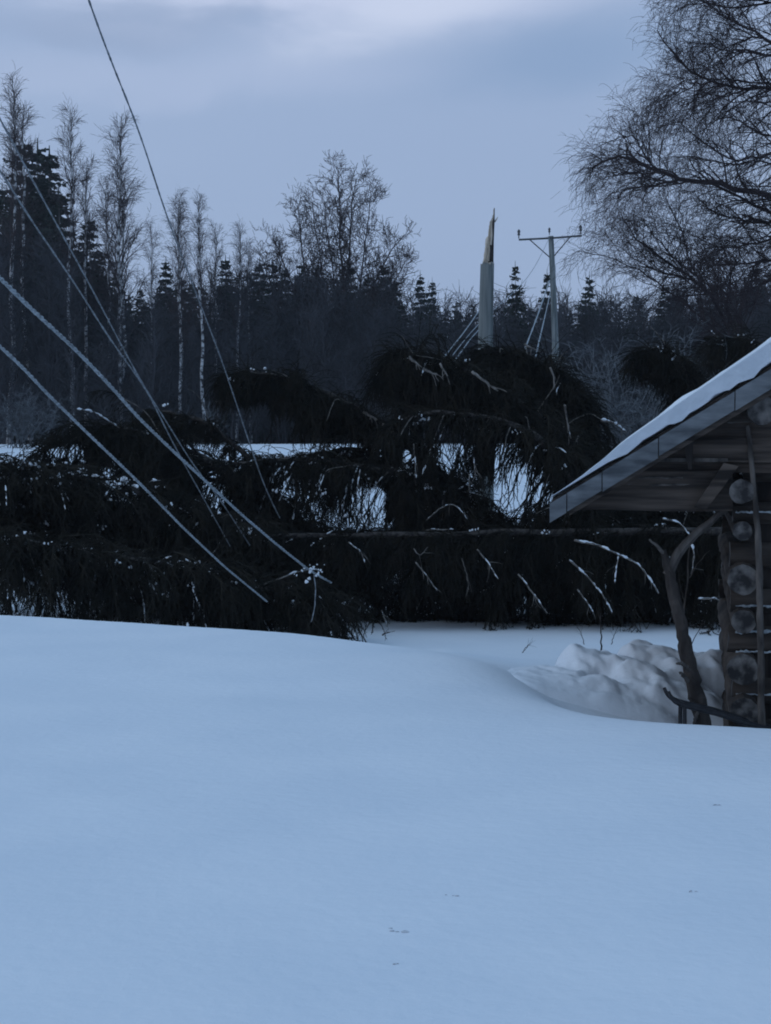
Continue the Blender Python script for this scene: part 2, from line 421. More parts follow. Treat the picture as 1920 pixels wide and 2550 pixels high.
for v, px, ty, d, wd, lab in [
    (1, 62, 355, 82, 1.5, 'tall dark spruce at far left behind the tallest birch'),
    (0, 99, 362, 84, 1.25, 'tall dark spruce with a spiky top, left one of the two close tops'),
    (2, 128, 380, 81, 1.5, 'tall dark spruce with a knobbly top right of the spiky one'),
    (3, 10, 470, 80, 1.0, 'dark spruce cut by the left edge of the picture'),
    (1, 150, 480, 79, 1.3, 'dense dark spruce under the needle-topped birch'),
    (3, 226, 545, 82, 1.1, 'dark spruce standing left of the pointed birch trunk'),
    (0, 415, 648, 82, 1.0, 'dark pointed spruce top just left of the pale birch pair'),
    (1, 352, 720, 80, 1.0, 'low dark spruce in the dip left of the pale birch pair'),
    (2, 563, 645, 84, 1.2, 'dark spruce top under the slim bare birch'),
    (0, 648, 652, 85, 1.2, 'dark spruce top at the left foot of the round crowned tree'),
    (1, 681, 655, 82, 1.1, 'blunt dark spruce top second along the round crowned tree foot'),
    (3, 710, 668, 86, .9, 'small dark spruce top third along the round crowned tree foot'),
    (1, 752, 658, 83, 1.1, 'dark spruce top under the left stems of the round crowned tree'),
    (0, 792, 660, 85, 1.2, 'dark spruce top under the middle stems of the round crowned tree'),
    (2, 873, 664, 84, 1.2, 'dark spruce top under the right stems of the round crowned tree'),
    (3, 915, 690, 82, .8, 'low dark spruce right of the round crowned tree stems'),
    (2, 955, 660, 83, 1.3, 'dark spruce with a thin spire at the right foot of the round crowned tree'),
    (1, 985, 702, 80, 1.0, 'dark spruce on the slope of tops going down to the open sky'),
    (0, 1046, 686, 80, .95, 'lone dark spruce with tiered branches left of the broken pole'),
    (3, 1076, 700, 83, .7, 'thin dark spruce beside the lone tiered spruce left of the broken pole'),
    (1, 1282, 660, 78, .8, 'dark tiered spruce between the broken pole and the standing pole'),
    (2, 1361, 680, 80, .9, 'dark spruce top directly left of the standing pole'),
    (0, 1466, 686, 79, .95, 'dark spruce under the drooping birch twigs right of the crossarm'),
    (3, 1585, 735, 82, 1.0, 'low dark spruce below the first birch limbs'),
    (1, 1655, 712, 84, 1.1, 'dark spruce below the middle of the big birch crown'),
    (2, 1775, 706, 82, 1.3, 'dark spruce standing above the cabin roof slope'),
    (1, 1880, 665, 80, 1.2, 'broad dark spruce behind the roof at the right edge')]:
    plant(spruce_src[v], 10.0, px, ty, d, lab, gs, wide=wd)
for r in birch_src + spruce_src: forget(r)

# the wood behind: dense mass of distant trees nobody could count
def far_wood():
    rs = np.random.RandomState(9); acc = Acc(); lo_s = [spruce(60 + i, 10, .22, .42) for i in range(3)]
    lo_b = []
    for i in range(4):
        r2 = np.random.RandomState(90 + i); a = Acc()
        H = 8.0; tp = np.zeros((1, 7, 3)); tp[0, :, 2] = np.linspace(-.3, H, 7); tp[0, :, :2] = np.cumsum(r2.normal(size=(7, 2)) * .07, axis=0)
        rr = np.linspace(1, .2, 7)[None] * .05; a.tubes(tp, rr, 4)
        p, d, q, t = kids(tp, rr, 40, .08, 1, .7, r2, .1)
        L = 1.5 * (1.1 - t) + .5; b = grow(p, d, L, 4, .05, .12, r2); br = taper(np.full(len(p), .019), 4, .4); a.tubes(b, br, 3)
        p, d, q, t = kids(b, br, 7, .1, 1, .7, r2, .0); s = grow(p, d, r2.uniform(.3, .8, len(p)), 2, 0, .15, r2)
        a.tubes(s, taper(np.full(len(p), .012), 2, .6), 3); lo_b.append(a)
    sky_x = [-200, 0, 150, 230, 350, 420, 640, 980, 1010, 1100, 1500, 1650, 1850, 2200]
    sky_y = [520, 530, 540, 640, 740, 690, 672, 690, 742, 742, 735, 735, 705, 680]
    for k in range(330):
        d = rs.uniform(86, 118); px = rs.uniform(-160, 2080)
        y = np.interp(px, sky_x, sky_y) + rs.uniform(2, 75) + max(0, rs.normal() * 12)
        g = P(px, y, d); z0 = GH(g[0], d); s = (g[2] - z0) / 10.0; a = rs.uniform(0, 6.28); wd = s * rs.uniform(.8, 1.3)
        R = np.array([[cos(a) * wd, -sin(a) * wd, 0], [sin(a) * wd, cos(a) * wd, 0], [0, 0, s]])
        acc.merge(lo_s[k % 3][0], R, (g[0], d, z0)); acc.merge(lo_s[k % 3][1], R, (g[0], d, z0))
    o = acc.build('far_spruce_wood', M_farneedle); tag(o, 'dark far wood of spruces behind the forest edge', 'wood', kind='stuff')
    acc = Acc()
    for k in range(680):
        d = rs.uniform(68, 92); px = rs.uniform(-160, 2080) if k < 520 else rs.uniform(1040, 1900)
        y = np.interp(px, sky_x, sky_y) + rs.uniform(8, 190) + (0 if px < 1000 else rs.uniform(-22, 10))
        if px < 350: y += 60
        g = P(px, y, d); z0 = GH(g[0], d); s = (g[2] - z0) / 8.0; a = rs.uniform(0, 6.28); wd = max(.75, s) * rs.uniform(.9, 1.4)
        R = np.array([[cos(a) * wd, -sin(a) * wd, 0], [sin(a) * wd, cos(a) * wd, 0], [0, 0, s]])
        acc.merge(lo_b[k % 4], R, (g[0], d, z0))
    o = acc.build('bare_thicket', M_wood); tag(o, 'grey mass of leafless saplings and brush along the forest edge', 'thicket', kind='stuff')
far_wood()

# ------------------------------------------------------------------ round crowned tree in the middle of the skyline
def round_tree():
    rs = np.random.RandomState(31); D = 79.0
    x0 = P(855, 1000, D)[0]; z0 = GH(x0, D); base = np.array((x0, D, z0))
    tr, cr = Acc(), Acc()
    stems = [[(855, 1110), (857, 900), (855, 700), (850, 620), (848, 540), (846, 470), (842, 418)],
             [(855, 1110), (845, 900), (805, 745), (792, 650), (788, 570), (776, 515)],
             [(850, 1110), (835, 900), (768, 730), (750, 640), (748, 570), (744, 515)],
             [(860, 1110), (870, 900), (898, 730), (903, 630), (915, 560), (930, 510), (925, 480)],
             [(865, 1110), (885, 900), (918, 750), (942, 660), (978, 625), (1008, 580)],
             [(845, 1110), (820, 900), (738, 740), (704, 650), (682, 600)],
             [(857, 1110), (860, 900), (866, 700), (872, 600), (876, 520), (884, 445)],
             [(857, 1110), (860, 900), (828, 700), (818, 600), (814, 520), (806, 500)],
             [(865, 1110), (890, 900), (950, 760), (985, 690), (1012, 650)],
             [(845, 1110), (800, 900), (700, 760), (668, 700), (650, 640)]]
    st = []
    for i, s in enumerate(stems):
        dy = rs.uniform(-1.6, 1.6)
        pp = np.array([P(a, b, D + dy * k / len(s)) for k, (a, b) in enumerate(s)])
        st.append(resample(pp, 12, rs, .035))
    st = np.array(st); R = np.linspace(1, .18, 12)[None] * rs.uniform(.075, .10, len(st))[:, None]; R[0] *= 1.4
    tr.tubes(st, R, 6)
    p, d, rr, t = kids(st, R, 34, .40, 1, .8, rs, .12)
    b = grow(p, d, rs.uniform(.7, 2.0, len(p)) * (1.3 - .8 * t), 5, .05, .24, rs); br = taper(np.minimum(rr * .55, .04), 5, .45); cr.tubes(b, br, 3)
    p, d, rr, t = kids(b, br, 8, .15, 1, .8, rs, .2)
    s = grow(p, d, rs.uniform(.3, .8, len(p)), 3, .04, .24, rs); sr = taper(np.minimum(rr * .7, .02), 3, .6); cr.tubes(s, sr, 3)
    p, d, rr, t = kids(s, sr, 4, .2, 1, .8, rs, .1)
    s = grow(p, d, rs.uniform(.15, .35, len(p)), 2, .05, .2, rs); cr.tubes(s, taper(np.full(len(p), .011), 2, .7), 3)
    r = empty('alder_tree', base, 'many-stemmed bare tree with a round crown rising over the middle of the forest skyline', 'tree')
    for nm, a, m in (('trunk', tr, M_twig), ('crown', cr, M_twig)):
        a.v = [v - base.astype(np.float32) for v in a.v]; a.build(nm, m, r)
round_tree()

# ------------------------------------------------------------------ big hanging birch at the upper right
def big_birch(name, limbs, D, base, label, seed, trunk=None, nsub=29, r0=.06):
    rs = np.random.RandomState(seed); base = np.asarray(base, float)
    tr, cr = Acc(), Acc()
    if trunk is not None:
        tp = resample(np.array(trunk), 16, rs, .02)[None]; tr.tubes(tp, np.linspace(1, .35, 16)[None] * .22, 10)
    Ls, Rs = [], []
    for s, rr in limbs:
        dy0, dy1 = rs.uniform(-.6, .6), rs.uniform(-2.2, 2.2)
        pp = np.array([P(1432 + a * .3525, b * .3525, D + dy0 + (dy1 - dy0) * k / (len(s) - 1)) for k, (a, b) in enumerate(s)])
        Ls.append(resample(pp, 16, rs, .02)); Rs.append(np.linspace(1, .18, 16) ** .9 * rr * .78)
    Ls = np.array(Ls); Rs = np.array(Rs); cr.tubes(Ls, Rs, 6)
    p, d, rr, t = kids(Ls, Rs, nsub, .04, 1, .7, rs, .12)
    b = grow(p, d, rs.uniform(.5, 1.5, len(p)) * (1.2 - .95 * t), 7, np.array([.06, .04, .0, -.05, -.10, -.14, -.18]), .15, rs)
    br = taper(np.minimum(rr * .6, .020), 7, .35); cr.tubes(b, br, 4)
    p, d, rr, t = kids(b, br, 6, .12, 1, .65, rs, .04)
    s = grow(p, d, rs.uniform(.25, .75, len(p)), 6, np.array([.02, -.03, -.08, -.14, -.18, -.2]), .20, rs)
    sr = taper(np.minimum(rr * .7, .0072), 6, .5); cr.tubes(s, sr, 3)
    p, d, rr, t = kids(s, sr, 3, .2, 1, .65, rs, 0)
    s = grow(p, d, rs.uniform(.12, .42, len(p)), 5, -.15, .18, rs)
    cr.tubes(s, taper(np.full(len(p), .0034), 5, .6), 3)
    r = empty(name, base, label, 'birch')
    for nm, a, m in (('trunk', tr, M_birchbark), ('crown', cr, M_birchtwig)):
        if a.n: a.v = [v - base.astype(np.float32) for v in a.v]; a.build(nm, m, r)
D = 32.0
bx = P(2090, 900, D)
limbsA = [([(1900, 680), (1475, 600), (1350, 600), (1230, 615), (1110, 645), (1020, 600), (940, 575), (880, 540), (760, 460), (640, 320), (590, 215)], .06),
          ([(1475, 600), (880, 545), (790, 565), (700, 595), (600, 660), (540, 720), (515, 800)], .022),
          ([(1110, 645), (1000, 690), (900, 740), (790, 800)], .022),
          ([(950, 575), (820, 610), (730, 640), (640, 700), (600, 760)], .022),
          ([(1950, 1500), (1475, 1400), (1300, 1370), (1150, 1340), (1000, 1290), (900, 1275), (780, 1285), (700, 1275), (600, 1225), (530, 1185), (420, 1110), (300, 1070), (180, 1100), (105, 1200)], .10),
          ([(600, 1225), (500, 1215), (400, 1215), (250, 1240), (130, 1270)], .024),
          ([(620, 1230), (520, 1140), (450, 1040), (430, 965), (330, 960), (220, 1030)], .026),
          ([(780, 1285), (640, 1295), (530, 1325), (420, 1310), (300, 1380), (270, 1500)], .026),
          ([(1950, 1700), (1475, 1560), (1330, 1480), (1180, 1400), (1060, 1340), (900, 1250), (800, 1130)], .06),
          ([(1475, 1560), (1300, 1560), (1120, 1550), (1000, 1510), (900, 1440), (840, 1350)], .035),
          ([(1900, 480), (1475, 310), (1300, 265), (1190, 185), (1110, 155), (1000, 70), (880, 10), (760, -60)], .05),
          ([(1800, 100), (1475, 10), (1300, 30), (1170, 60), (1060, 60), (960, 45), (860, 0), (740, 10), (690, 110)], .04),
          ([(1900, 480), (1475, 370), (1280, 385), (1180, 340), (1080, 390), (960, 290), (860, 330), (780, 300)], .04),
          ([(1300, 265), (1180, 280), (1080, 340), (960, 260), (900, 330)], .022),
          ([(1900, 1150), (1475, 1020), (1380, 1080), (1260, 1130), (1130, 1160), (1000, 1080), (900, 1000), (820, 920), (760, 880)], .045),
          ([(1900, 1150), (1475, 950), (1330, 970), (1220, 900), (1130, 820), (1060, 790), (980, 820), (940, 900)], .038),
          ([(1900, 1300), (1475, 1180), (1300, 1120), (1180, 1170), (1080, 1160), (980, 1130), (880, 1110), (720, 1110)], .035),
          ([(1900, -150), (1475, -60), (1300, -120), (1100, -80), (900, -60), (760, -20)], .04),
          ([(1900, 900), (1475, 760), (1330, 700), (1200, 740), (1080, 700), (1000, 690)], .035),
          ([(1900, 1800), (1475, 1640), (1330, 1700), (1200, 1740), (1050, 1760), (900, 1700), (800, 1640)], .045),
          ([(1900, 1950), (1475, 1830), (1300, 1840), (1180, 1870), (1050, 1890), (930, 1870), (830, 1760)], .045),
          ([(1900, 2000), (1475, 1870), (1380, 1960), (1300, 2040), (1150, 2080), (900, 2060)], .035)]
big_birch('birch_tree', limbsA, D, (bx[0], D, GH(bx[0], D)), 'big hanging birch whose fine drooping twigs fill the upper right corner', 41,
          trunk=[(bx[0], D, GH(bx[0], D) - .3), (bx[0] - .05, D, 3), (bx[0] - .15, D, 6), (bx[0] - .05, D, 9), (bx[0] + .1, D, 13)])
D2 = 35.0
b2 = P(1850, 1000, D2)
limbsB = [([(1180, 2500), (960, 2080), (880, 2000), (760, 1900), (660, 1860), (560, 1800), (470, 1720), (380, 1640), (330, 1540)], .055),
          ([(960, 2080), (880, 1990), (850, 1950), (800, 1800), (760, 1650), (690, 1500), (640, 1380)], .035),
          ([(1180, 2500), (690, 2080), (600, 2000), (520, 1960), (450, 1920), (380, 1880), (300, 1830), (180, 1800), (30, 1780)], .035),
          ([(880, 2000), (760, 1940), (660, 1950), (560, 1890), (430, 1860), (320, 1730), (200, 1660)], .024),
          ([(760, 1900), (640, 1760), (540, 1640), (500, 1560), (380, 1500)], .022),
          ([(960, 2080), (1080, 1990), (950, 1960), (860, 1960)], .022),
          ([(1180, 2500), (1060, 2050), (1120, 1930), (1060, 1760), (1000, 1680), (980, 1600)], .035),
          ([(1180, 2500), (1180, 2050), (1280, 1900), (1360, 1760), (1430, 1640)], .035)]
big_birch('birch_tree', limbsB, D2, (b2[0], D2, GH(b2[0], D2)), 'smaller leaning birch reaching left under the big hanging birch, above the spruce tops', 43,
          trunk=[(b2[0], D2, GH(b2[0], D2) - .3), P(1830, 950, D2), P(1816, 881, D2)], nsub=30)

# ------------------------------------------------------------------ storm-felled spruces
GAPS = []   # openings in the tangle, at the felled trees: centre x, z, half width, half height (metres)
def gap(px, py, rx, ry, d=20.0):
    c = P(px, py, d); GAPS.append((px, py, rx * 1.0, ry * 1.0))
for g in [(160, 1132, 62, 22), (60, 1124, 40, 9), (490, 1120, 40, 14), (690, 1113, 75, 12), (870, 1120, 36, 18), (1125, 1095, 38, 34), (1262, 1110, 38, 46),
          (1300, 1210, 72, 54), (1245, 1165, 20, 40), (1355, 1235, 35, 30), (920, 1235, 48, 28), (700, 1230, 40, 14), (525, 1205, 38, 30),
          (550, 1255, 45, 20), (1020, 1130, 16, 40), (1050, 1050, 32, 14), (270, 1180, 24, 10), (1445, 1290, 42, 8), (650, 1050, 26, 50), (1215, 1075, 10, 12), (600, 1055, 45, 42), (715, 1065, 12, 26)]: gap(g[0], g[1], g[2], g[3])
# looser places where only small holes show
LACE = [(720, 1240, 110, 75), (900, 1280, 90, 70), (540, 1190, 80, 70), (1310, 1180, 120, 110), (1120, 1110, 70, 60), (880, 1125, 90, 40), (150, 1145, 130, 30),
        (300, 1270, 60, 80), (620, 1120, 200, 30), (1450, 1090, 60, 90), (1030, 1130, 30, 60), (1010, 1060, 60, 30)]
def in_gap(X, Y, Z):
    """X, Y, Z of twigs -> seen through the opening as laid out around the 20 m line"""
    px = 960 + X / Y * F
    py = HOR - (Z - EYE) / Y * F
    m = np.zeros(len(X), bool)
    qx = px + 9 * vnoise(px, py, .11, 1) + 6 * vnoise(px, py, .27, 2); qy = py + 9 * vnoise(px, py, .10, 3) + 6 * vnoise(px, py, .25, 4)
    for cx, cy, rx, ry in GAPS:
        m |= ((qx - cx) / rx) ** 2 + ((qy - cy) / ry) ** 2 < 1
    fine = vnoise(px, py, .16, 5) + .8 * vnoise(px, py, .34, 6) > .42
    for cx, cy, rx, ry in LACE:
        m |= (((px - cx) / rx) ** 2 + ((py - cy) / ry) ** 2 < 1) & fine
    return m
def snow_line(acc, pts, r, rs, n=None):
    """snow lying along a branch: a ragged strip a little above it"""
    o = resample(pts, n or max(8, int(np.linalg.norm(np.diff(pts, axis=0), axis=1).sum() / .022)), rs, .002)
    k = len(o); R = r * (.35 + .9 * np.abs(np.sin(np.arange(k) * rs.uniform(.4, .8) + rs.uniform(0, 6))) * rs.uniform(.5, 1.2, k)) * .7; R[0] = R[-1] = .001
    brk = np.sin(np.arange(k) * rs.uniform(.5, 1.1) + rs.uniform(0, 6)) + rs.uniform(-.8, .8, k); R = np.where(brk < rs.uniform(-.5, .5), R * .12, R * rs.uniform(.8, 1.5))
    o = o + np.array((0, -.3 * r, r * .8)); o[:, 2] += rs.normal(size=k) * r * .15
    acc.tubes(o, R, 7)
def fallen(name, path, label, seed, r0=.11, r1=.03, nb=70, blen=(.6, 1.3), sec=24, seclen=(.2, .5), up=.1, hang=-.16, snow=0, bare=0, side=1.0, mat_=None, gaps=True, t0=.0, pale=(), snowz=()):
    rs = np.random.RandomState(seed); tr, cr, sn = Acc(), Acc(), Acc()
    pp = resample(np.array([P(*q) for q in path]), 22, rs, .012)
    base = pp[0].copy(); base[2] = GH(base[0], base[1])
    R = np.linspace(r0, r1, 22)
    tr.tubes(pp, R, 9, cap=True)
    PPt, RRt = pp[None], R[None]
    p, d, rr, t = kids(PPt, RRt, nb, t0, 1, 1.15, rs, up)
    d[:, 1] *= side
    d /= np.linalg.norm(d, axis=1, keepdims=True); hi = np.clip(d[:, 2], 0, 1); d[:, 2] = np.where(d[:, 2] > 0, d[:, 2] * .22, d[:, 2])
    L = rs.uniform(*blen, len(p)) * (1.15 - .45 * t) * (1 - .35 * hi)
    b = grow(p, d, L * rs.choice([1, 1, 1.5], len(p)), 9, np.linspace(hang * .35, hang * 1.5, 9), .13, rs); br = taper(np.minimum(rr * .3, .015), 9, .3)
    gz = ground(b[..., 0], b[..., 1]) + .03
    b[..., 2] = np.maximum(b[..., 2], gz)
    def cut(q, pr, ks):
        m = np.zeros(len(q), bool)
        for k in ks: m |= in_gap(q[:, k, 0], q[:, k, 1], q[:, k, 2])
        return ~(m & (rs.uniform(size=len(q)) < pr))
    if gaps: keep = cut(b, .6, (5, 8)); b = b[keep]; br = br[keep]
    cr.tubes(b, br, 3)
    p, d, rr, t = kids(b, br, sec, .03, 1, .85, rs, -.30)
    s = grow(p, d, rs.uniform(*seclen, len(p)) * (1.2 - .5 * t) * 1.25, 5, np.linspace(-.10, -.42, 5), .16, rs)
    gz = ground(s[..., 0], s[..., 1]) + .015; s[..., 2] = np.maximum(s[..., 2], gz)
    if gaps: s = s[cut(s, .95, (2, 4))]
    cr.tubes(s, taper(np.full(len(s), .0055), 5, .4), 3)
    # needles: short spikes all along the hanging twigs
    p, d, rr, t = kids(s, taper(np.full(len(s), .006), 5, .5), 22, .0, 1, .85, rs, -.05)
    d /= np.linalg.norm(d, axis=1, keepdims=True) + 1e-9
    ln = rs.uniform(.014, .032, len(p))[:, None]
    wv = rnd_perp(d, rs) * .0036
    cr.tris(p - wv, p + wv, p + d * ln)
    if bare:
        p, d, rr, t = kids(PPt, RRt, bare, .05, .95, 1.0, rs, -.2)
        d[:, 1] = -np.abs(d[:, 1]) - .15
        b2_ = grow(p, d, rs.uniform(.3, .8, len(p)), 7, -.10, .10, rs); r2_ = taper(rs.uniform(.006, .012, len(p)), 7, .35)
        b2_[..., 2] = np.maximum(b2_[..., 2], ground(b2_[..., 0], b2_[..., 1]) + .02)
        cr.tubes(b2_, r2_, 5, mi=1)
        if snow:
            for q in b2_[::4]: snow_line(sn, q[rs.randint(0, 4):], rs.uniform(.008, .014), rs)
    if snow:
        px = 960 + b[:, 5, 0] / b[:, 5, 1] * F; py = HOR - (b[:, 5, 2] - EYE) / b[:, 5, 1] * F
        near = np.zeros(len(b), bool)
        for cx, cy, rx, ry in snowz: near |= ((px - cx) / rx) ** 2 + ((py - cy) / ry) ** 2 < 1
        ids = list(rs.randint(0, len(b), int(snow * 2.2))) + (list(rs.choice(np.nonzero(near)[0], int(snow * 2.4))) if near.any() else [])
        for kk in ids:
            f = rs.randint(0, 6); q = b[kk, f:f + rs.randint(3, 5)] + np.array((0, -.03, .0)) + rs.normal(size=3) * .05
            if rs.uniform() < .45: snow_line(sn, q, rs.uniform(.006, .016), rs)
            else:
                m_ = rs.randint(3, 8); c = q[0] + rs.normal(size=(m_, 3)) * np.array((.032, .02, .014)); sn.blobs(c, rs.uniform(.004, .017, (m_, 1)) * rs.uniform(.5, 1.4, (m_, 3)), rs, 6, 3, .4)
    r = empty(name, base, label, 'fallen tree', 'storm-felled spruces')
    bb = base.astype(np.float32)
    for nm, a, mm in (('trunk', tr, M_bark), ('crown', cr, [mat_ or M_needle, M_palebark]), ('snow', sn, M_snow2)):
        if a.n:
            a.v = [v - bb for v in a.v]; o = a.build(nm, mm, r, smooth=(nm != 'crown'))
            if nm == 'snow': o['kind'] = 'stuff'
    for pts, rad, sno in pale:
        q = np.array([P(*k) for k in pts]); o = resample(q, 14, rs, .003); a = Acc(); rad = min(rad * .7, .014 + rad * .15)
        a.tubes(o - base, np.linspace(rad, rad * .5, 14) * (1 + .07 * rs.normal(size=14)), 7, cap=True)
        for m_ in range(3):
            f = rs.randint(3, 13); dd = (o[f] - o[f - 1]) / np.linalg.norm(o[f] - o[f - 1]) + rs.normal(size=3) * .6 + np.array((0, -.2, -.3))
            e = grow(o[f][None] - base, dd[None], np.array([rs.uniform(.06, .2)]), 4, -.1, .15, rs); a.tubes(e, taper(np.array([rad * .4]), 4, .4), 4)
        ob = a.build('branch', M_palebark, r, smooth=True)
        if sno:
            sno *= .8; a = Acc(); f0 = 0
            snow_line(a, (o - base)[f0:], sno, rs); sb = a.build('snow', M_snow2, ob, smooth=True)
    return r
# felled stems: (pixel x, pixel y, metres) along the trunk from the butt to the tip
fallen('fallen_spruce', [(2080, 1345, 19.7), (1700, 1325, 20.0), (1300, 1322, 20.3), (1000, 1328, 20.5), (700, 1334, 20.7), (420, 1365, 20.9)],
       'long felled spruce lying level, black branches hanging from its trunk to the yard snow', 101, .075, .03, 420, (.6, 1.2), 30, (.14, .34), up=-.45, hang=-.26, snow=26, bare=36, side=.55,
       snowz=[(740, 1325, 110, 25), (1480, 1400, 130, 110)],
       pale=[([(1290, 1430, 18.7), (1330, 1480, 18.6), (1362, 1527, 18.6)], .014, .010), ([(1035, 1400, 18.7), (1060, 1430, 18.7), (1088, 1470, 18.7)], .013, .006), ([(1188, 1368, 18.7), (1215, 1400, 18.7), (1240, 1442, 18.6)], .013, .012),
             ([(868, 1350, 18.8), (900, 1375, 18.8), (908, 1402, 18.8)], .011, .008), ([(1030, 1366, 18.8), (1045, 1385, 18.8), (1066, 1362, 18.8)], .008, 0),
             ([(1430, 1345, 18.5), (1490, 1357, 18.5), (1540, 1383, 18.4), (1590, 1400, 18.4), (1618, 1440, 18.4), (1640, 1478, 18.4)], .015, .018), ([(1418, 1395, 18.5), (1468, 1440, 18.5), (1500, 1480, 18.5), (1525, 1527, 18.5)], .014, .013),
             ([(1438, 1468, 18.5), (1468, 1508, 18.5), (1480, 1532, 18.5)], .011, .008), ([(1540, 1385, 18.4), (1535, 1420, 18.4), (1530, 1452, 18.4)], .010, .012), ([(1650, 1292, 18.8), (1695, 1302, 18.8), (1716, 1332, 18.8)], .011, .014),
             ([(1722, 1350, 18.2), (1730, 1382, 18.2), (1724, 1420, 18.2)], .012, .020), ([(1738, 1492, 18.1), (1785, 1490, 18.1), (1806, 1512, 18.1)], .012, .018), ([(700, 1337, 19.4), (830, 1333, 19.4), (970, 1330, 19.3)], .010, .014),
             ([(1060, 1320, 19.2), (1130, 1318, 19.2)], .014, .008), ([(1150, 1390, 18.7), (1162, 1430, 18.7), (1168, 1470, 18.7)], .007, 0), ([(950, 1520, 18.4), (965, 1560, 18.4)], .012, .006)])
fallen('fallen_spruce', [(1900, 1440, 20.0), (1500, 1450, 20.1), (1150, 1460, 20.2), (800, 1470, 20.3), (500, 1480, 20.4), (250, 1450, 20.6)],
       'lower felled spruce pressed into the yard snow in front of the level trunk', 102, .05, .03, 330, (.4, .75), 28, (.12, .3), up=-.2, hang=-.16, snow=6, bare=14, mat_=M_needle2, side=.55)
fallen('fallen_spruce', [(-450, 1300, 18.4), (-150, 1330, 18.3), (100, 1360, 18.2), (350, 1400, 18.1), (600, 1450, 18.0), (800, 1500, 17.8)],
       'dense felled spruce in the lower left behind the snow bank', 103, .09, .03, 420, (.6, 1.2), 30, (.14, .32), up=.0, hang=-.2, snow=46, bare=14,
       snowz=[(60, 1465, 110, 35), (110, 1535, 170, 25), (380, 1465, 30, 30), (300, 1310, 20, 50), (490, 1520, 50, 20)])
fallen('fallen_spruce', [(-500, 1190, 19.6), (-250, 1165, 19.6), (0, 1165, 19.6), (150, 1185, 19.6), (300, 1210, 19.6), (450, 1260, 19.5), (640, 1340, 19.3)],
       'felled spruce with snow patches along its top at the left edge', 104, .07, .03, 480, (.5, 1.1), 30, (.14, .32), up=.15, hang=-.2, snow=60, bare=10,
       snowz=[(150, 1170, 190, 45), (310, 1260, 30, 60), (60, 1225, 60, 60), (265, 1330, 30, 25)])
fallen('fallen_spruce', [(800, 1400, 20.4), (650, 1245, 20.4), (540, 1165, 20.4), (420, 1095, 20.4), (300, 1070, 20.5), (200, 1085, 20.6), (110, 1115, 20.7)],
       'felled spruce bowed into a low dark mound left of the crossing wires', 105, .08, .02, 480, (.6, 1.15), 30, (.14, .3), up=.05, hang=-.24, snow=4, bare=6)
fallen('fallen_spruce', [(760, 1330, 21.6), (640, 1160, 21.6), (560, 1085, 21.6), (490, 1040, 21.7), (410, 1022, 21.8), (350, 1030, 21.9)],
       'small bowed spruce top arching just behind the crossing wires', 106, .05, .015, 150, (.2, .42), 24, (.08, .2), up=.0, hang=-.28, snow=4, bare=3)
fallen('fallen_spruce', [(1180, 1260, 20.8), (1060, 1145, 20.8), (980, 1075, 20.8), (900, 1027, 20.8), (800, 975, 20.9), (700, 935, 21.0), (620, 922, 21.1), (565, 945, 21.1)],
       'bowed spruce pointing left with its tip drooping beside the single wire, pale trunk showing', 107, .065, .02, 330, (.3, .72), 28, (.12, .32), up=.0, hang=-.34, snow=3, bare=5,
       pale=[([(905, 1026, 20.3), (940, 1046, 20.3)], .030, 0), ([(953, 1056, 20.2), (988, 1080, 20.2)], .032, .008)])
fallen('fallen_spruce', [(1450, 1190, 20.2), (1385, 1080, 20.2), (1290, 1000, 20.2), (1180, 935, 20.2), (1080, 893, 20.3), (985, 878, 20.4)],
       'bowed spruce just below the broken pole with its pale trunk showing in patches', 108, .065, .02, 400, (.5, 1.0), 30, (.16, .4), up=-.1, hang=-.32, snow=6, bare=10,
       pale=[([(1018, 890, 19.5), (1040, 906, 19.5)], .03, 0), ([(1055, 920, 19.5), (1090, 934, 19.5)], .022, 0), ([(1095, 905, 19.5), (1114, 936, 19.5)], .018, 0), ([(1030, 1105, 19.5), (1034, 1150, 19.5), (1036, 1192, 19.5)], .010, .013), ([(1155, 1035, 19.7), (1165, 1075, 19.7)], .012, .004)])
fallen('fallen_spruce', [(1470, 1280, 21.2), (1455, 1120, 21.2), (1420, 985, 21.2), (1365, 908, 21.3), (1290, 878, 21.4), (1210, 885, 21.5)],
       'highest bowed spruce hanging over at the foot of the standing pole', 109, .07, .02, 400, (.35, .8), 30, (.16, .4), up=-.05, hang=-.3, snow=4, bare=8,
       pale=[([(1175, 925, 19.5), (1205, 948, 19.5), (1240, 974, 19.5)], .026, .004), ([(1306, 858, 20.6), (1330, 870, 20.6)], .022, 0), ([(1370, 915, 20.4), (1380, 940, 20.4), (1378, 970, 20.4)], .018, .008), ([(1406, 1008, 19.6), (1414, 1060, 19.6), (1422, 1092, 19.6)], .018, .006), ([(1440, 1085, 20.0), (1420, 1132, 20.0)], .014, 0), ([(1496, 1048, 20.6), (1528, 1052, 20.6), (1560, 1078, 20.6)], .020, .022)])
fallen('fallen_spruce', [(1500, 1420, 19.6), (1440, 1240, 19.6), (1390, 1130, 19.6), (1310, 1060, 19.6), (1200, 1040, 19.7), (1070, 1020, 19.7), (1000, 1050, 19.7)],
       'drooping spruce in the middle of the tangle above the snow openings', 110, .06, .02, 300, (.4, .9), 28, (.14, .34), up=-.2, hang=-.34, snow=14, bare=10,
       pale=[([(1180, 1140, 19.4), (1182, 1165, 19.4), (1184, 1195, 19.4)], .010, .010), ([(1168, 1180, 19.4), (1170, 1225, 19.4)], .010, 0)])
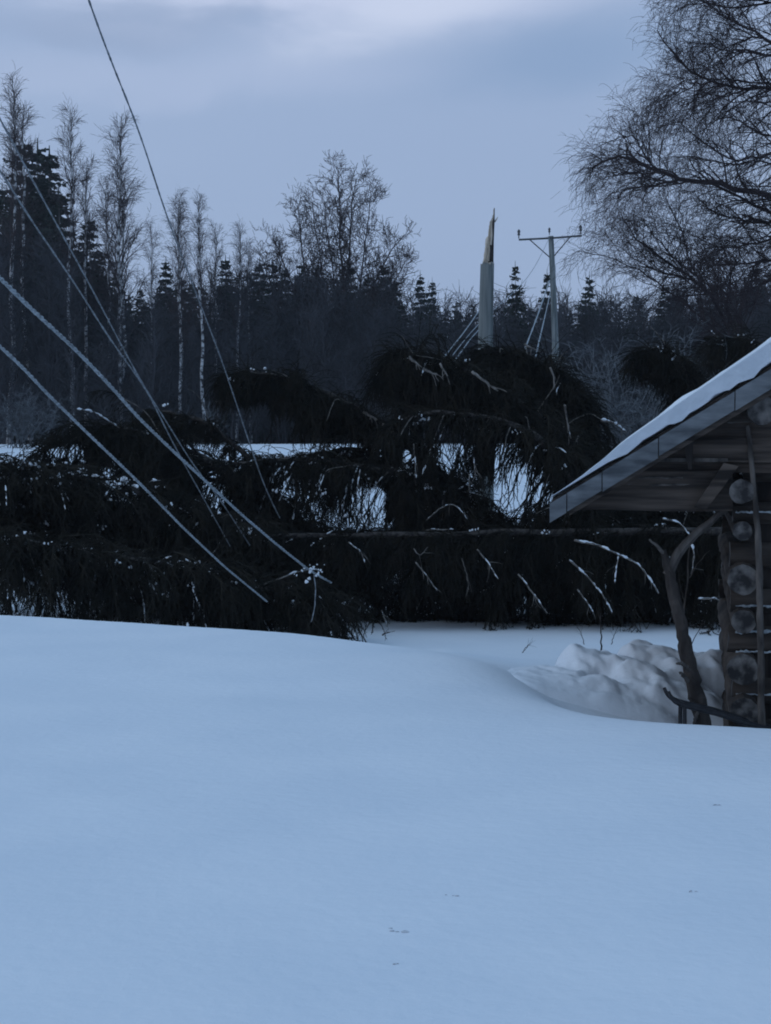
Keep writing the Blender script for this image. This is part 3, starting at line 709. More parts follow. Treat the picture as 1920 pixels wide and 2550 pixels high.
fallen('fallen_spruce', [(1300, 1370, 20.0), (1160, 1260, 20.0), (1000, 1180, 20.0), (850, 1150, 20.0), (700, 1143, 20.1), (580, 1155, 20.2)],
       'spruce hanging like a curtain beneath the left pointing bowed spruce', 111, .05, .02, 420, (.4, .95), 28, (.14, .34), up=-.05, hang=-.34, snow=26, bare=10,
       snowz=[(740, 1260, 70, 40), (900, 1290, 60, 50), (1180, 1270, 50, 50)],
       pale=[([(1062, 1296, 19.2), (1090, 1268, 19.2), (1128, 1252, 19.2), (1150, 1272, 19.2), (1164, 1294, 19.2)], .011, .006), ([(897, 1170, 19.5), (890, 1215, 19.5), (897, 1290, 19.5)], .009, .012)])
fallen('fallen_spruce', [(1250, 1400, 20.9), (1130, 1290, 20.9), (1020, 1200, 20.9), (930, 1130, 21.0), (860, 1110, 21.0), (800, 1130, 21.0)],
       'dark spruce top slumped between the level trunk and the left pointing bowed spruce', 114, .06, .02, 300, (.4, .9), 28, (.14, .36), up=-.3, hang=-.34, snow=8, bare=8)
fallen('fallen_spruce', [(1560, 1370, 20.8), (1490, 1240, 20.8), (1430, 1150, 20.8), (1370, 1090, 20.8), (1290, 1075, 20.9), (1210, 1100, 21.0)],
       'drooping spruce between the snow openings and the eave of the cabin', 115, .06, .02, 280, (.3, .7), 28, (.14, .36), up=-.2, hang=-.34, snow=10, bare=8)
fallen('fallen_spruce', [(900, 1420, 20.6), (780, 1330, 20.6), (660, 1250, 20.6), (560, 1200, 20.6), (470, 1180, 20.7), (380, 1200, 20.7)],
       'dark spruce slumped behind the two cables where they near the ground', 116, .06, .02, 300, (.4, .9), 28, (.14, .36), up=-.2, hang=-.3, snow=14, bare=6, snowz=[(525, 1205, 50, 50)])
fallen('fallen_spruce', [(2050, 1330, 22.2), (1900, 1300, 22.2), (1780, 1275, 22.2), (1650, 1262, 22.2), (1560, 1275, 22.3), (1480, 1310, 22.4)],
       'felled spruce far back under the cabin eave, seen between the crooked post and the wall', 117, .06, .02, 260, (.3, .8), 28, (.14, .34), up=-.1, hang=-.3, snow=10, bare=6)
fallen('fallen_spruce', [(-400, 1225, 20.9), (-200, 1225, 20.9), (0, 1228, 20.9), (200, 1240, 20.9), (380, 1262, 20.9), (520, 1300, 20.9)],
       'felled spruce lying deepest in the left part of the tangle, mostly in the dark', 118, .06, .03, 340, (.4, 1.0), 28, (.14, .34), up=-.5, hang=-.3, snow=8, bare=4, gaps=False)
fallen('fallen_spruce', [(1900, 1322, 19.25), (1600, 1326, 19.25), (1300, 1327, 19.25), (1050, 1330, 19.2), (800, 1333, 19.2), (640, 1338, 19.2)],
       'front level spruce trunk, its dense boughs hanging straight down to the yard snow', 119, .05, .03, 330, (.35, .8), 28, (.12, .28), up=-.7, hang=-.3, snow=8, bare=0, side=.35, gaps=False)
fallen('fallen_spruce', [(1800, 1180, 21.5), (1740, 1010, 21.5), (1705, 910, 21.5), (1665, 866, 21.5), (1620, 860, 21.5), (1592, 890, 21.5)],
       'small hooked spruce top drooping above the lower end of the cabin roof', 112, .04, .015, 150, (.2, .42), 26, (.14, .34), up=.0, hang=-.36, snow=4, bare=3)
fallen('fallen_spruce', [(2100, 1000, 26.5), (1980, 900, 26.5), (1890, 850, 26.5), (1820, 840, 26.6), (1770, 860, 26.7)],
       'dark drooping spruce behind the snowy roof slope', 113, .04, .02, 90, (.25, .55), 28, (.2, .45), up=-.1, hang=-.25, snow=6, bare=5)

# frosty shrubs seen between the felled trees and the forest
def shrub(px, py, wpx, hpx, d, label, seed, n=26, m=M_frosttwig):
    rs = np.random.RandomState(seed); c = P(px, py, d); w_ = wpx / F * d; h = hpx / F * d; z0 = GH(c[0], d)
    top = c[2] + h / 2; H = top - z0
    st = np.zeros((n, 3)); st[:, 0] = rs.uniform(-.25, .25, n) * w_; st[:, 1] = rs.uniform(-.3, .3, n)
    dd = np.stack([rs.normal(size=n) * w_ / H * .45, rs.normal(size=n) * .15, np.ones(n)], 1)
    a = Acc(); s = grow(st, dd, rs.uniform(.6, 1.05, n) * H, 8, np.array([0, 0, 0, 0, -.04, -.08, -.12, -.15]), .09, rs); sr = taper(rs.uniform(.010, .020, n), 8, .3)
    a.tubes(s, sr, 4)
    b = Acc(); p, d_, rr, t = kids(s, sr, 12, .3, 1, .8, rs, 0); q = grow(p, d_, rs.uniform(.2, .6, len(p)) * H * .3, 5, -.06, .15, rs); qr = taper(np.full(len(p), .007), 5, .5); b.tubes(q, qr, 3)
    p, d_, rr, t = kids(q, qr, 6, .1, 1, .8, rs, 0); q = grow(p, d_, rs.uniform(.08, .25, len(p)), 3, -.04, .15, rs); b.tubes(q, taper(np.full(len(p), .005), 3, .6), 3)
    r = empty('shrub', (c[0], d, z0), label, 'shrub', 'frosty shrubs behind the felled spruces')
    a.build('stem', m, r); b.build('twigs', m, r)
shrub(1590, 960, 200, 240, 27, 'large frosty grey shrub between the tangle and the cabin roof', 51, 40)
shrub(1500, 900, 120, 130, 30, 'smaller frosty shrub left of the large one by the cabin roof', 52, 22)
shrub(440, 1075, 110, 90, 24, 'rounded frosty shrub under the crossing wires', 53, 24)
shrub(60, 1060, 150, 180, 60, 'frosty shrub low in the forest edge at the left border', 54, 26)

# ------------------------------------------------------------------ poles
def broken_pole():
    D = 29.0; rs = np.random.RandomState(3)
    b = P(1205, 1090, D); z0 = GH(b[0], D)
    r = empty('power_pole', (b[0], D, z0), 'thick grey wooden pole snapped off, ending in a tall pale splinter', 'power pole')
    base = np.array((b[0], D, z0))
    lowz = z0 - .5; zb = P(1205, 658, D)[2]
    # round shaft up to the shoulder of the break
    n = 14; zs = np.linspace(lowz, zb, n); sides = 20
    ctr = np.stack([np.interp(zs, [z0, P(0, 840, D)[2], zb], [P(1209, 1090, D)[0], P(1209, 840, D)[0], P(1214, 658, D)[0]]), np.full(n, D), zs], 1)
    rad = np.interp(zs, [z0, zb], [.150, .113]); a = Acc()
    th = np.arange(sides) * 2 * pi / sides
    ring = np.zeros((n, sides, 3))
    for i in range(n):
        wob = 1 + .03 * np.sin(3 * th + i * .3) + rs.normal(size=sides) * .008
        ring[i, :, 0] = ctr[i, 0] + rad[i] * np.cos(th) * wob; ring[i, :, 1] = D + rad[i] * np.sin(th) * wob; ring[i, :, 2] = zs[i]
        if i == n - 1: ring[i, :, 2] += rs.uniform(-.03, .04, sides)
    idx = np.arange(n * sides).reshape(n, sides); nx = np.roll(idx, -1, 1)
    a.add(ring - base, np.stack([idx[:-1], nx[:-1], nx[1:], idx[1:]], -1).reshape(-1, 4))
    a.f.append((idx[-1][None], 1))
    a.build('shaft', [M_pole, M_split], r, smooth=True)
    # splinter: outline on both sides from the photo, rounded bark on the right, torn face on the left
    a = Acc(); cl = ctr[-1, 0]
    Lp = [(1201, 662), (1204, 640), (1207, 620), (1210, 592), (1215, 588), (1217, 566), (1221, 548), (1226, 542), (1228, 530), (1230, 520)]
    ys = [p[1] for p in Lp][::-1]; xl = [p[0] for p in Lp][::-1]
    Rr = [(1229, 660), (1230, 600), (1232, 550), (1232, 518)]
    yr = [p[1] for p in Rr][::-1]; xr = [p[0] for p in Rr][::-1]
    m = 40; rows = np.linspace(668, 518, m)
    V = []; ns = 12
    for j, yy in enumerate(rows):
        x0 = P(np.interp(yy, ys, xl) + rs.uniform(-.9, .9), yy, D)[0]; x1 = P(np.interp(yy, yr, xr), yy, D)[0]; z = P(0, yy, D)[2]
        cx, hw = (x0 + x1) / 2, max((x1 - x0) / 2, .006); dep = min(.11, hw * 1.0 + .012)
        for k in range(ns):
            t = 2 * pi * k / ns; rr = 1 + rs.uniform(-.14, .14)
            V.append((cx + hw * cos(t), D + dep * sin(t) * rr * (.55 if cos(t) < 0 else 1), z))
    V = np.array(V) - base; idx = np.arange(m * ns).reshape(m, ns); nx = np.roll(idx, -1, 1)
    Q = np.stack([idx[:-1], nx[:-1], nx[1:], idx[1:]], -1)
    b0 = a.n; a.v.append(V.astype(np.float32)); a.n += len(V)
    for k in range(ns):
        t = 2 * pi * (k + .5) / ns; a.f.append((Q[:, k] + b0, 1 if cos(t) < .25 else 0))
    a.f.append((idx[-1][None] + b0, 0))
    # loose slivers
    p0 = P(1232, 553, D); p1 = P(1240, 540, D)
    a.tubes(np.array([p0, (p0 + p1) / 2, p1]) - base, np.array([.012, .012, .003]), 4, mi=1)
    for (x0, y0, x1, y1) in [(1209, 655, 1212, 600), (1216, 650, 1219, 585), (1222, 610, 1225, 560)]:
        q0, q1 = P(x0, y0, D - .1), P(x1, y1, D - .07); a.tubes(np.array([q0, (q0 + q1) / 2 + (.006, 0, 0), q1]) - base, np.array([.018, .014, .003]), 4, mi=1)
    a.build('splinter', [M_dark, M_split], r)
broken_pole()
def standing_pole():
    D = 63.0
    b = P(1387, 1000, D); z0 = GH(b[0], D); base = np.array((b[0], D, z0))
    r = empty('power_pole', base, 'slim standing power pole with a crossarm and three insulators', 'power pole')
    top = P(1372, 588, D); bot = P(1388, 1000, D); bot[2] = z0 - .5
    mid = P(1383, 840, D)
    path = resample(np.array([bot, mid, P(1377, 700, D), top]), 12); a = Acc()
    a.tubes(path - base, np.linspace(.15, .095, 12), 14, cap=True); a.build('shaft', M_pole, r, smooth=True)
    a = Acc()
    l, m, rr = P(1292, 597, D - .17), P(1372, 593, D - .17), P(1449, 587, D - .17)
    for p0, p1 in ((l, m), (m, rr)):
        a.tubes(np.array([p0, p1]) - base, np.array([.035, .035]), 4, cap=True)
    a.build('crossarm', M_metal, r)
    for p0, p1 in ((P(1318, 596, D - .15), P(1368, 640, D - .12)), (P(1420, 590, D - .15), P(1380, 637, D - .12))):
        a = Acc(); a.tubes(np.array([p0, p1]) - base, np.array([.022, .022]), 5, cap=True); a.build('brace', M_metal, r)
    for px, py, s in ((1292, 594, 1), (1368, 585, .8), (1446, 583, 1)):
        c = P(px, py, D - .17) - base; a = Acc()
        hs = np.array([0, .10, .12, .16, .18, .24, .26, .31, .33]) * s * 1.0; rr_ = np.array([.018, .018, .05, .055, .035, .06, .06, .03, .012]) * s
        pth = np.stack([np.full(9, c[0]), np.full(9, c[1]), c[2] + hs], 1); a.tubes(pth, rr_, 10, cap=True); a.build('insulator', M_metal, r, smooth=True)
standing_pole()

# ------------------------------------------------------------------ wires
def wire(name, pts, rad, m, label, cat='cable', group=None, bump=.25, n=240, seed=1, twist=0, sides=6):
    rs = np.random.RandomState(seed)
    pp = np.array([P(*q) for q in pts]); d = np.concatenate([[0], np.cumsum(np.linalg.norm(np.diff(pp, axis=0), axis=1))])
    t = np.linspace(0, d[-1], n)
    # smooth interpolation through the points
    o = np.stack([np.interp(t, d, pp[:, k]) for k in range(3)], 1)
    k = np.ones(21) / 21
    for c in range(3):
        e = np.concatenate([2 * o[0, c] - o[10:0:-1, c], o[:, c], 2 * o[-1, c] - o[-2:-12:-1, c]]); o[:, c] = np.convolve(e, k, 'valid')
    a = Acc(); base = o[-1].copy()
    r = rad * (1 + bump * rs.uniform(-1, 1, n) + bump * .5 * np.sin(t * 23 + seed) + bump * .4 * np.sin(t * 61))
    if twist:
        for ph in (0, 2.1, 4.2):
            off = np.stack([np.cos(t * twist + ph), np.sin(t * twist + ph) * .5, np.sin(t * twist + ph)], 1) * rad * .75
            a.tubes(o + off - base, r * .62, sides)
    else: a.tubes(o - base, r, sides)
    ob = a.build(name, m, smooth=True); ob.location = [float(q) for q in base]
    return tag(ob, label, cat, group)
gw = 'downed overhead lines'
wire('cable', [(-260, 460, 6.5), (0, 691, 8.6), (60, 752, 9.1), (115, 803, 9.6), (190, 872, 10.3), (270, 955, 11), (345, 1040, 11.8), (430, 1122, 12.8), (520, 1205, 13.9), (600, 1280, 14.9), (692, 1358, 16.1), (770, 1420, 17.2), (825, 1451, 17.7)],
     .0088, M_frost, 'thickest frost-covered cable running down from the left edge into the felled spruces', group=gw, bump=.2, seed=3, twist=24, n=420)
wire('cable', [(-260, 640, 6.5), (0, 862, 8.4), (60, 918, 8.9), (115, 978, 9.4), (230, 1090, 10.5), (345, 1200, 11.8), (460, 1318, 13.4), (560, 1412, 15.0), (665, 1498, 16.6)],
     .0068, M_frost, 'frost-covered cable, lowest of the lines from the left edge', group=gw, bump=.22, seed=4, twist=27, n=420)
wire('wire', [(-180, 160, 8.8), (0, 425, 10.6), (39, 485, 11), (64, 528, 11.4), (185, 704, 12.8), (275, 846, 14), (365, 970, 15.2), (424, 1090, 16.4), (466, 1169, 17.2), (500, 1228, 17.8), (525, 1274, 18.1), (573, 1360, 18.6)],
     .0058, M_wirep, 'thin pale wire, lower one of the two that cross before the frosty shrub', 'wire', gw, .25, seed=5)
wire('wire', [(-180, 20, 8.8), (0, 292, 10.6), (56, 403, 11.2), (146, 567, 12.4), (232, 725, 13.5), (322, 897, 14.8), (361, 966, 15.3), (433, 1080, 16.3), (483, 1161, 17.1), (546, 1240, 17.8), (622, 1358, 18.6)],
     .0058, M_wirep, 'thin pale wire, upper one of the two that cross before the frosty shrub', 'wire', gw, .25, seed=6)
wire('wire', [(150, -200, 9.5), (221, 0, 10.6), (262, 115, 11.3), (345, 322, 12.4), (414, 535, 13.6), (478, 703, 14.8), (553, 899, 16.2), (622, 1106, 17.6), (662, 1222, 18.3), (697, 1290, 18.7)],
     .0062, M_wire, 'single dark wire hanging steeply across the sky from the top edge', 'wire', gw, .2, seed=7)
# a rag of frozen snow caught on the thickest cable, with a loose strand below it
def cable_end():
    rs = np.random.RandomState(6); c = P(768, 1424, 17.1); ob = [o for o in C.objects if o.name == 'cable'][0]; base = np.array(ob.location)
    a = Acc(); k = 26; pts = c + rs.normal(size=(k, 3)) * np.array((.055, .03, .045)); pts[:, 0] += rs.uniform(-.05, .12, k); a.blobs(pts - base, rs.uniform(.004, .016, (k, 1)) * np.ones((1, 3)), rs, 6, 4, .4)
    o = a.build('snow', M_snow2, ob, smooth=True); o['kind'] = 'stuff'
    a = Acc(); q = resample(np.array([P(782, 1432, 17.1), P(787, 1470, 17.1), P(784, 1510, 17.1), P(776, 1550, 17.1)]), 14, rs, .004); a.tubes(q - base, np.full(14, .006), 5); a.build('loose_strand', M_wirep, ob)
cable_end()
gp = 'slack wires and stays around the two poles'
wire('stay_wire', [(1368, 700, 62.5), (1345, 770, 59), (1319, 838, 55), (1290, 915, 50)], .024, M_frost, 'left stay wire of the standing pole', 'wire', gp, .2, n=40, seed=8)
wire('stay_wire', [(1370, 730, 62.5), (1358, 785, 60), (1347, 830, 57), (1330, 905, 52)], .022, M_frost, 'right, steeper stay wire of the standing pole', 'wire', gp, .2, n=40, seed=9)
wire('wire', [(1368, 592, 62.8), (1330, 672, 55), (1297, 712, 50), (1231, 770, 42), (1188, 808, 37), (1136, 872, 31), (1100, 920, 28)], .008, M_frost, 'slack wire sagging from the standing pole behind the broken pole', 'wire', gp, .2, n=80, seed=10)
wire('wire', [(1192, 775, 36), (1165, 815, 33), (1138, 850, 31), (1105, 890, 28)], .011, M_frost, 'upper loose wire at the left of the broken pole', 'wire', gp, .2, n=50, seed=11)
wire('wire', [(1192, 822, 34), (1170, 845, 32), (1146, 880, 30), (1115, 920, 27)], .011, M_frost, 'lower loose wire at the left of the broken pole', 'wire', gp, .2, n=50, seed=12)

# ------------------------------------------------------------------ log cabin
CA = radians(10)
ORG = P(1370, 1240, 10.9); ORG[2] = -.5
cab = empty('log_cabin', ORG, 'old log cabin with a snowy roof, entering the picture from the right', 'cabin', rz=-CA)
ex = np.array((cos(CA), -sin(CA), 0)); ey = np.array((sin(CA), cos(CA), 0))
def Lc(px, py, yl):
    """pixel -> cabin-local (x, z) on the plane y = yl"""
    d = P(px, py, 1.0) - np.array((0, 0, EYE)); o = np.array((0, 0, EYE)) - ORG
    t = (yl - o @ ey) / (d @ ey); p = o + d * t
    return float(p @ ex), float(p[2])
def cabin():
    rs = np.random.RandomState(8)
    e0 = Lc(1370, 1240, 0); e1 = Lc(1920, 905, 0); sl = (e1[1] - e0[1]) / (e1[0] - e0[0])
    cx, _ = Lc(1850, 1400, .3)                       # axis of the corner column
    RX = cx + 2.1; RZ = e0[1] + (RX - e0[0]) * sl    # ridge
    rz_ = lambda x: e0[1] + (min(x, 2 * RX - x) - e0[0]) * sl
    DEP = 4.6
    # roof deck, both slopes
    a = Acc()
    xr = 2 * RX - e0[0]
    a.prism([(e0[0] + .01, e0[1] - .05), (RX, RZ - .05), (RX, RZ - .005), (e0[0] + .01, e0[1] - .008)], .035, DEP)
    a.prism([(RX + .003, RZ - .05), (xr, e0[1] - .05), (xr, e0[1] - .008), (RX + .003, RZ - .005)], .035, DEP)
    roof = a.build('roof', M_board, cab)
    # snow on the roof: a lumpy slab, thin at the eave and thick higher up
    def slab(x0, x1, flip):
        a = Acc(); n, m = 70, 34
        X = np.linspace(x0, x1, n); Y = np.linspace(-.045, DEP + .03, m)
        low = np.zeros((n, m)); up = np.zeros((n, m))
        for i, x in enumerate(X):
            xx = x if not flip else 2 * RX - x
            px_th = float(np.interp(xx - e0[0], [0, .1, .22, .34, .45, .8, 1.4, 3.0], [.006, .012, .025, .05, .085, .12, .165, .20]))
            rb = rz_(x)
            nz = .010 * np.sin(9 * x + 2 * Y) + .008 * np.sin(23 * x + 5 * Y + 1)
            edge = .028 * np.sin(17 * xx) + .016 * np.sin(41 * xx + 1) + .01 * np.sin(87 * xx)
            low[i] = rb - .0; low[i, 0] = rb - (.0 + edge * .5 if xx > e0[0] + .3 else -.004) 
            up[i] = rb + px_th + nz * min(1, px_th / .06)
            up[i, 0] = rb + px_th * .82; up[i, 1] = rb + px_th * .97
        V = np.concatenate([np.stack([np.repeat(X[:, None], m, 1), np.repeat(Y[None], n, 0), up], -1).reshape(-1, 3),
                            np.stack([np.repeat(X[:, None], m, 1), np.repeat(Y[None], n, 0), low], -1).reshape(-1, 3)])
        idx = np.arange(n * m).reshape(n, m); q = np.stack([idx[:-1, :-1], idx[1:, :-1], idx[1:, 1:], idx[:-1, 1:]], -1).reshape(-1, 4)
        sides = []
        for line in (idx[:, 0], idx[:, -1], idx[0], idx[-1]):
            sides.append(np.stack([line[:-1], line[1:], line[1:] + n * m, line[:-1] + n * m], -1))
        a.add(V, np.concatenate([q, q + n * m] + sides)); return a
    s = slab(e0[0], RX - .002, False); s2 = slab(RX + .002, xr, True); s.merge(s2)
    s.build('snow', M_snow, roof, smooth=True)
    # barge board in four lapped lengths
    cuts = [e0[0], Lc(1412, 1250, 0)[0], Lc(1500, 1200, 0)[0], Lc(1640, 1110, 0)[0], Lc(1830, 1000, 0)[0], RX]
    h = .155
    for i in range(5):
        x0, x1 = cuts[i] + (.003 if i else 0), cuts[i + 1] - .003
        y0 = -.028 if i % 2 else -.034
        dz = (0.0, .004, -.006, .003, -.003)[i]
        a = Acc(); a.prism([(x0, rz_(x0) - h + dz), (x1, rz_(x1) - h + dz), (x1, rz_(x1) - .036), (x0, rz_(x0) - .034)], y0, .0)
        a.build('barge_board', M_barge, cab)
    a = Acc(); a.prism([(RX + .003, rz_(RX) - h), (xr, rz_(xr) - h), (xr, rz_(xr) - .012), (RX + .003, rz_(RX) - .012)], -.03, .0); a.build('barge_board', M_barge, cab)
    # second board just behind, showing below the barge
    a = Acc(); x0 = e0[0] + .12; a.prism([(x0, rz_(x0) - .185), (RX, rz_(RX) - .205), (RX, rz_(RX) - .06), (x0, rz_(x0) - .06)], .004, .03); a.build('rafter', M_board, cab)
    # boards filling the overhanging gable
    yb = .28
    rows = [(1272, 1208), (1212, 1172), (1176, 1143), (1149, 1088), (1094, 1042), (1050, 985), (995, 925)]
    for k, (pb, pt) in enumerate(rows):
        zb = Lc(1700, pb, yb)[1]; zt = Lc(1700, pt, yb)[1]
        xa = e0[0] + (zb - (e0[1] - .13)) / sl; xb_ = e0[0] + (zt - (e0[1] - .13)) / sl
        xe = Lc(1835, 0, yb)[0] if k < 2 else RX + .8
        rr = rs.uniform(-.006, .006)
        a = Acc(); n = 12
        V = []
        for i in range(n + 1):
            t = i / n; wv = .004 * sin(7 * t + k)
            x = xa + (xe - xa) * t; x2 = xb_ + (xe - xb_) * t
            yy = yb - .035 * (k % 2) + rr
            V += [(x, yy - .028, zb + wv), (x, yy - .003, zb + wv), (x2, yy + .012, zt + wv), (x2, yy - .006, zt + wv)]
        idx = np.arange(4 * (n + 1)).reshape(n + 1, 4); nx = np.roll(idx, -1, 1)
        a.add(V, np.stack([idx[:-1], nx[:-1], nx[1:], idx[1:]], -1).reshape(-1, 4)); a.f.append((idx[0][None, ::-1], 0)); a.f.append((idx[-1][None], 0))
        a.build('gable_board', M_board, cab)
    # light batten and upright bracket on the gable boards
    for pxa, pxb, py, th in ((1548, 1762, 1208, .010), (1590, 1700, 1190, .006), (1640, 1722, 1131, .008), (1812, 1915, 1050, .014), (1790, 1905, 1128, .006)):
        a = Acc(); xa, za = Lc(pxa, py, yb); xb, zb2 = Lc(pxb, py - 1, yb)
        o = resample(np.array([(xa, yb - .045, za), ((xa + xb) / 2, yb - .046, (za + zb2) / 2 + .003), (xb, yb - .045, zb2)]), 12, rs, .0015)
        a.tubes(o, np.full(12, th) * rs.uniform(.7, 1.1, 12), 6, cap=True); a.build('batten', M_stick, cab)
    a = Acc(); x0, z0 = Lc(1638, 1148, yb); x1, _ = Lc(1812, 1146, yb); a.box((x0, yb - .085, z0 - .004), (x1, yb - .045, z0 + .020)); a.build('batten', M_stick, cab)
    a = Acc(); x0, z0 = Lc(1719, 1168, yb); _, z1 = Lc(1719, 1078, yb); a.prism([(x0 - .012, z0), (x0 + .010, z0), (x0 + .02, z1), (x0 - .045, z1), (x0 - .03, z0 + .1)], yb - .12, yb - .088); a.build('bracket', M_dark, cab)
    a = Acc(); p0 = Lc(1740, 1262, yb); p1 = Lc(1822, 1160, yb)
    a.prism([(p0[0] - .03, p0[1]), (p0[0] + .05, p0[1] - .01), (p1[0] + .04, p1[1]), (p1[0] - .05, p1[1] + .02)], yb - .10, yb - .04); a.build('brace', M_board, cab)
    # walls of round logs
    def log(p0, p1, r, m, sides=14, end_dark=False):
        a = Acc(); n = 14; t = np.linspace(0, 1, n)[:, None]
        pp = np.array(p0)[None] * (1 - t) + np.array(p1)[None] * t
        pp[1:-1, 2] += rs.normal(size=n - 2) * .004
        R = np.full(n, r) * (1 + rs.normal(size=n) * .02)
        a.tubes(pp, R, sides, cap=True, mi=0, capmi=1)
        v = a.v[0]; v += rs.normal(size=v.shape).astype(np.float32) * .003
        return a.build('log', [m, M_end], cab, smooth=False)
    ends = [(1224, .076), (1322, .062), (1442, .098), (1547, .078), (1667, .100), (1772, .098), (1870, .10), (1960, .10)]
    wallx1 = cx + 4.2
    for i, (py, r) in enumerate(ends):
        x, z = Lc(1850 + (-3, -1, 0, 2, 0, 3, 0, 0)[i], py, .2)
        log((x, .16 + rs.uniform(-.03, .03), z), (x + .0, DEP - .2, z), r, M_logy)
        log((wallx1, .18, z), (wallx1, DEP - .2, z), r, M_logy)
    fr = [(1275, .070), (1382, .085), (1495, .080), (1590, .082), (1718, .085), (1822, .09), (1915, .09), (1172, .07), (1110, .075)]
    for i, (py, r) in enumerate(fr):
        x, z = Lc(1822 if i != 3 else 1812, py, .42)
        if i >= 7: x += .06
        log((x + rs.uniform(-.015, .015), .42, z), (wallx1 + .2, .42, z), r, M_log)
        log((x, DEP - .45, z), (wallx1 + .2, DEP - .45, z), r, M_log)
    a = Acc(); zlo, zhi = -.3, Lc(1850, 1085, .42)[1]; a.box((cx + .02, .47, zlo), (wallx1, .50, zhi)); a.build('dark_backing', M_dark, cab)  # added dark sheet blocking the light through gaps between the logs
    # the gable triangle above, in logs getting shorter
    z = Lc(1850, 1110, .42)[1]
    for k in range(9):
        z += .145; x0 = e0[0] + (z + .2 - e0[1]) / sl
        if x0 > RX - .2: break
        log((max(x0, cx - .05), .44, z), (min(2 * RX - x0, wallx1), .44, z), .078, M_log); log((max(x0, cx - .05), DEP - .45, z), (min(2 * RX - x0, wallx1), DEP - .45, z), .078, M_log)
    # purlin ends carrying the roof
    for px, py, r in ((1897, 1022, .092),):
        x, z = Lc(px, py, .1); log((x, .05, z), (x, DEP - .1, z), r, M_logy, 16)
    log((RX, .05, RZ - .17), (RX, DEP - .1, RZ - .17), .09, M_logy, 16)
    # thin snow left on the ledges of the wall
    for py, l, th in ((1275, .9, .012), (1508, .7, .012), (1572, .9, .016), (1622, 1.0, .014), (1728, .5, .010)):
        a = Acc(); x, z = Lc(1832, py, .34)
        q = np.array([(x, .325, z), (x + l * .5, .328, z + .004), (x + l, .325, z)])
        o = resample(q, int(l / .016), rs, .002); k = len(o); R = th * .8 * (.5 + .6 * rs.uniform(size=k)) * (.6 + .5 * np.abs(np.sin(np.arange(k) * .35 + py)))
        o[:, 2] += rs.normal(size=k) * .003; a.tubes(o, R, 7, cap=True); a.build('ledge_snow', M_frost, cab, smooth=True)
cabin()

def stick(name, pts, rads, m, label, cat, seed=0, sides=10, extra=(), n=26, jit=.006, extra_m=None):
    rs = np.random.RandomState(seed); pp = np.array([P(*q) for q in pts]); o = resample(pp, n, rs, jit * .4)
    R = np.interp(np.linspace(0, 1, n), np.linspace(0, 1, len(rads)), rads); base = o[0].copy()
    a = Acc(); a.tubes(o - base, R * (1 + rs.normal(size=n) * .05), sides, cap=True); a.v[0] += rs.normal(size=a.v[0].shape).astype(np.float32) * jit * .5
    r = empty(name, base, label, cat); a.build('stem', m, r, smooth=False)
    for q, rr in extra:
        a = Acc(); e = resample(np.array([P(*k) for k in q]), 10, rs, .003); a.tubes(e - base, np.linspace(rr, rr * .45, 10), 7, cap=True); a.build('branch', extra_m or m, r)
    return r
# crooked trunk propping the eave
stick('crooked_post', [(1760, 1860, 10.75), (1748, 1790, 10.8), (1730, 1715, 10.85), (1706, 1610, 10.9), (1690, 1530, 10.93), (1674, 1460, 10.97), (1660, 1400, 11.0), (1652, 1372, 11.0)],
      [.056, .052, .048, .046, .042, .040, .036, .020], M_dark, 'crooked dark trunk propping the cabin eave, bending right at its fork', 'post', 4, 11,
      [([(1664, 1432, 11.0), (1672, 1398, 11.0), (1700, 1360, 11.02), (1752, 1310, 11.06), (1800, 1272, 11.1), (1835, 1246, 11.1)], .036),
       ([(1655, 1385, 11.0), (1640, 1360, 10.97), (1618, 1345, 10.95)], .014), ([(1716, 1668, 10.8), (1698, 1650, 10.75), (1686, 1652, 10.72)], .018),
       ([(1712, 1695, 10.8), (1692, 1672, 10.75)], .016), ([(1735, 1775, 10.75), (1728, 1805, 10.7)], .012)], 40, .005, extra_m=M_stick)
# thin forked sapling beside it
stick('sapling', [(1718, 1690, 12.2), (1700, 1540, 12.2), (1708, 1480, 12.2), (1716, 1440, 12.2), (1710, 1400, 12.2), (1722, 1340, 12.2)], [.008, .008, .007, .006, .004], M_stick, 'thin pale forked sapling beside the crooked post', 'sapling', 5, 6,
      [([(1716, 1440, 12.2), (1738, 1400, 12.2), (1768, 1370, 12.2)], .005), ([(1705, 1500, 12.2), (1690, 1440, 12.2)], .004)], 20, .002)
# pole leaning on the wall
stick('leaning_pole', [(1897, 1850, 10.7), (1895, 1700, 10.72), (1893, 1500, 10.76), (1889, 1350, 10.8), (1878, 1220, 10.85), (1868, 1120, 10.9), (1862, 1060, 10.93)],
      [.024, .022, .021, .020, .017, .014], M_stick, 'thin grey pole leaning upright against the cabin corner', 'pole', 6, 9, (), 34, .003)

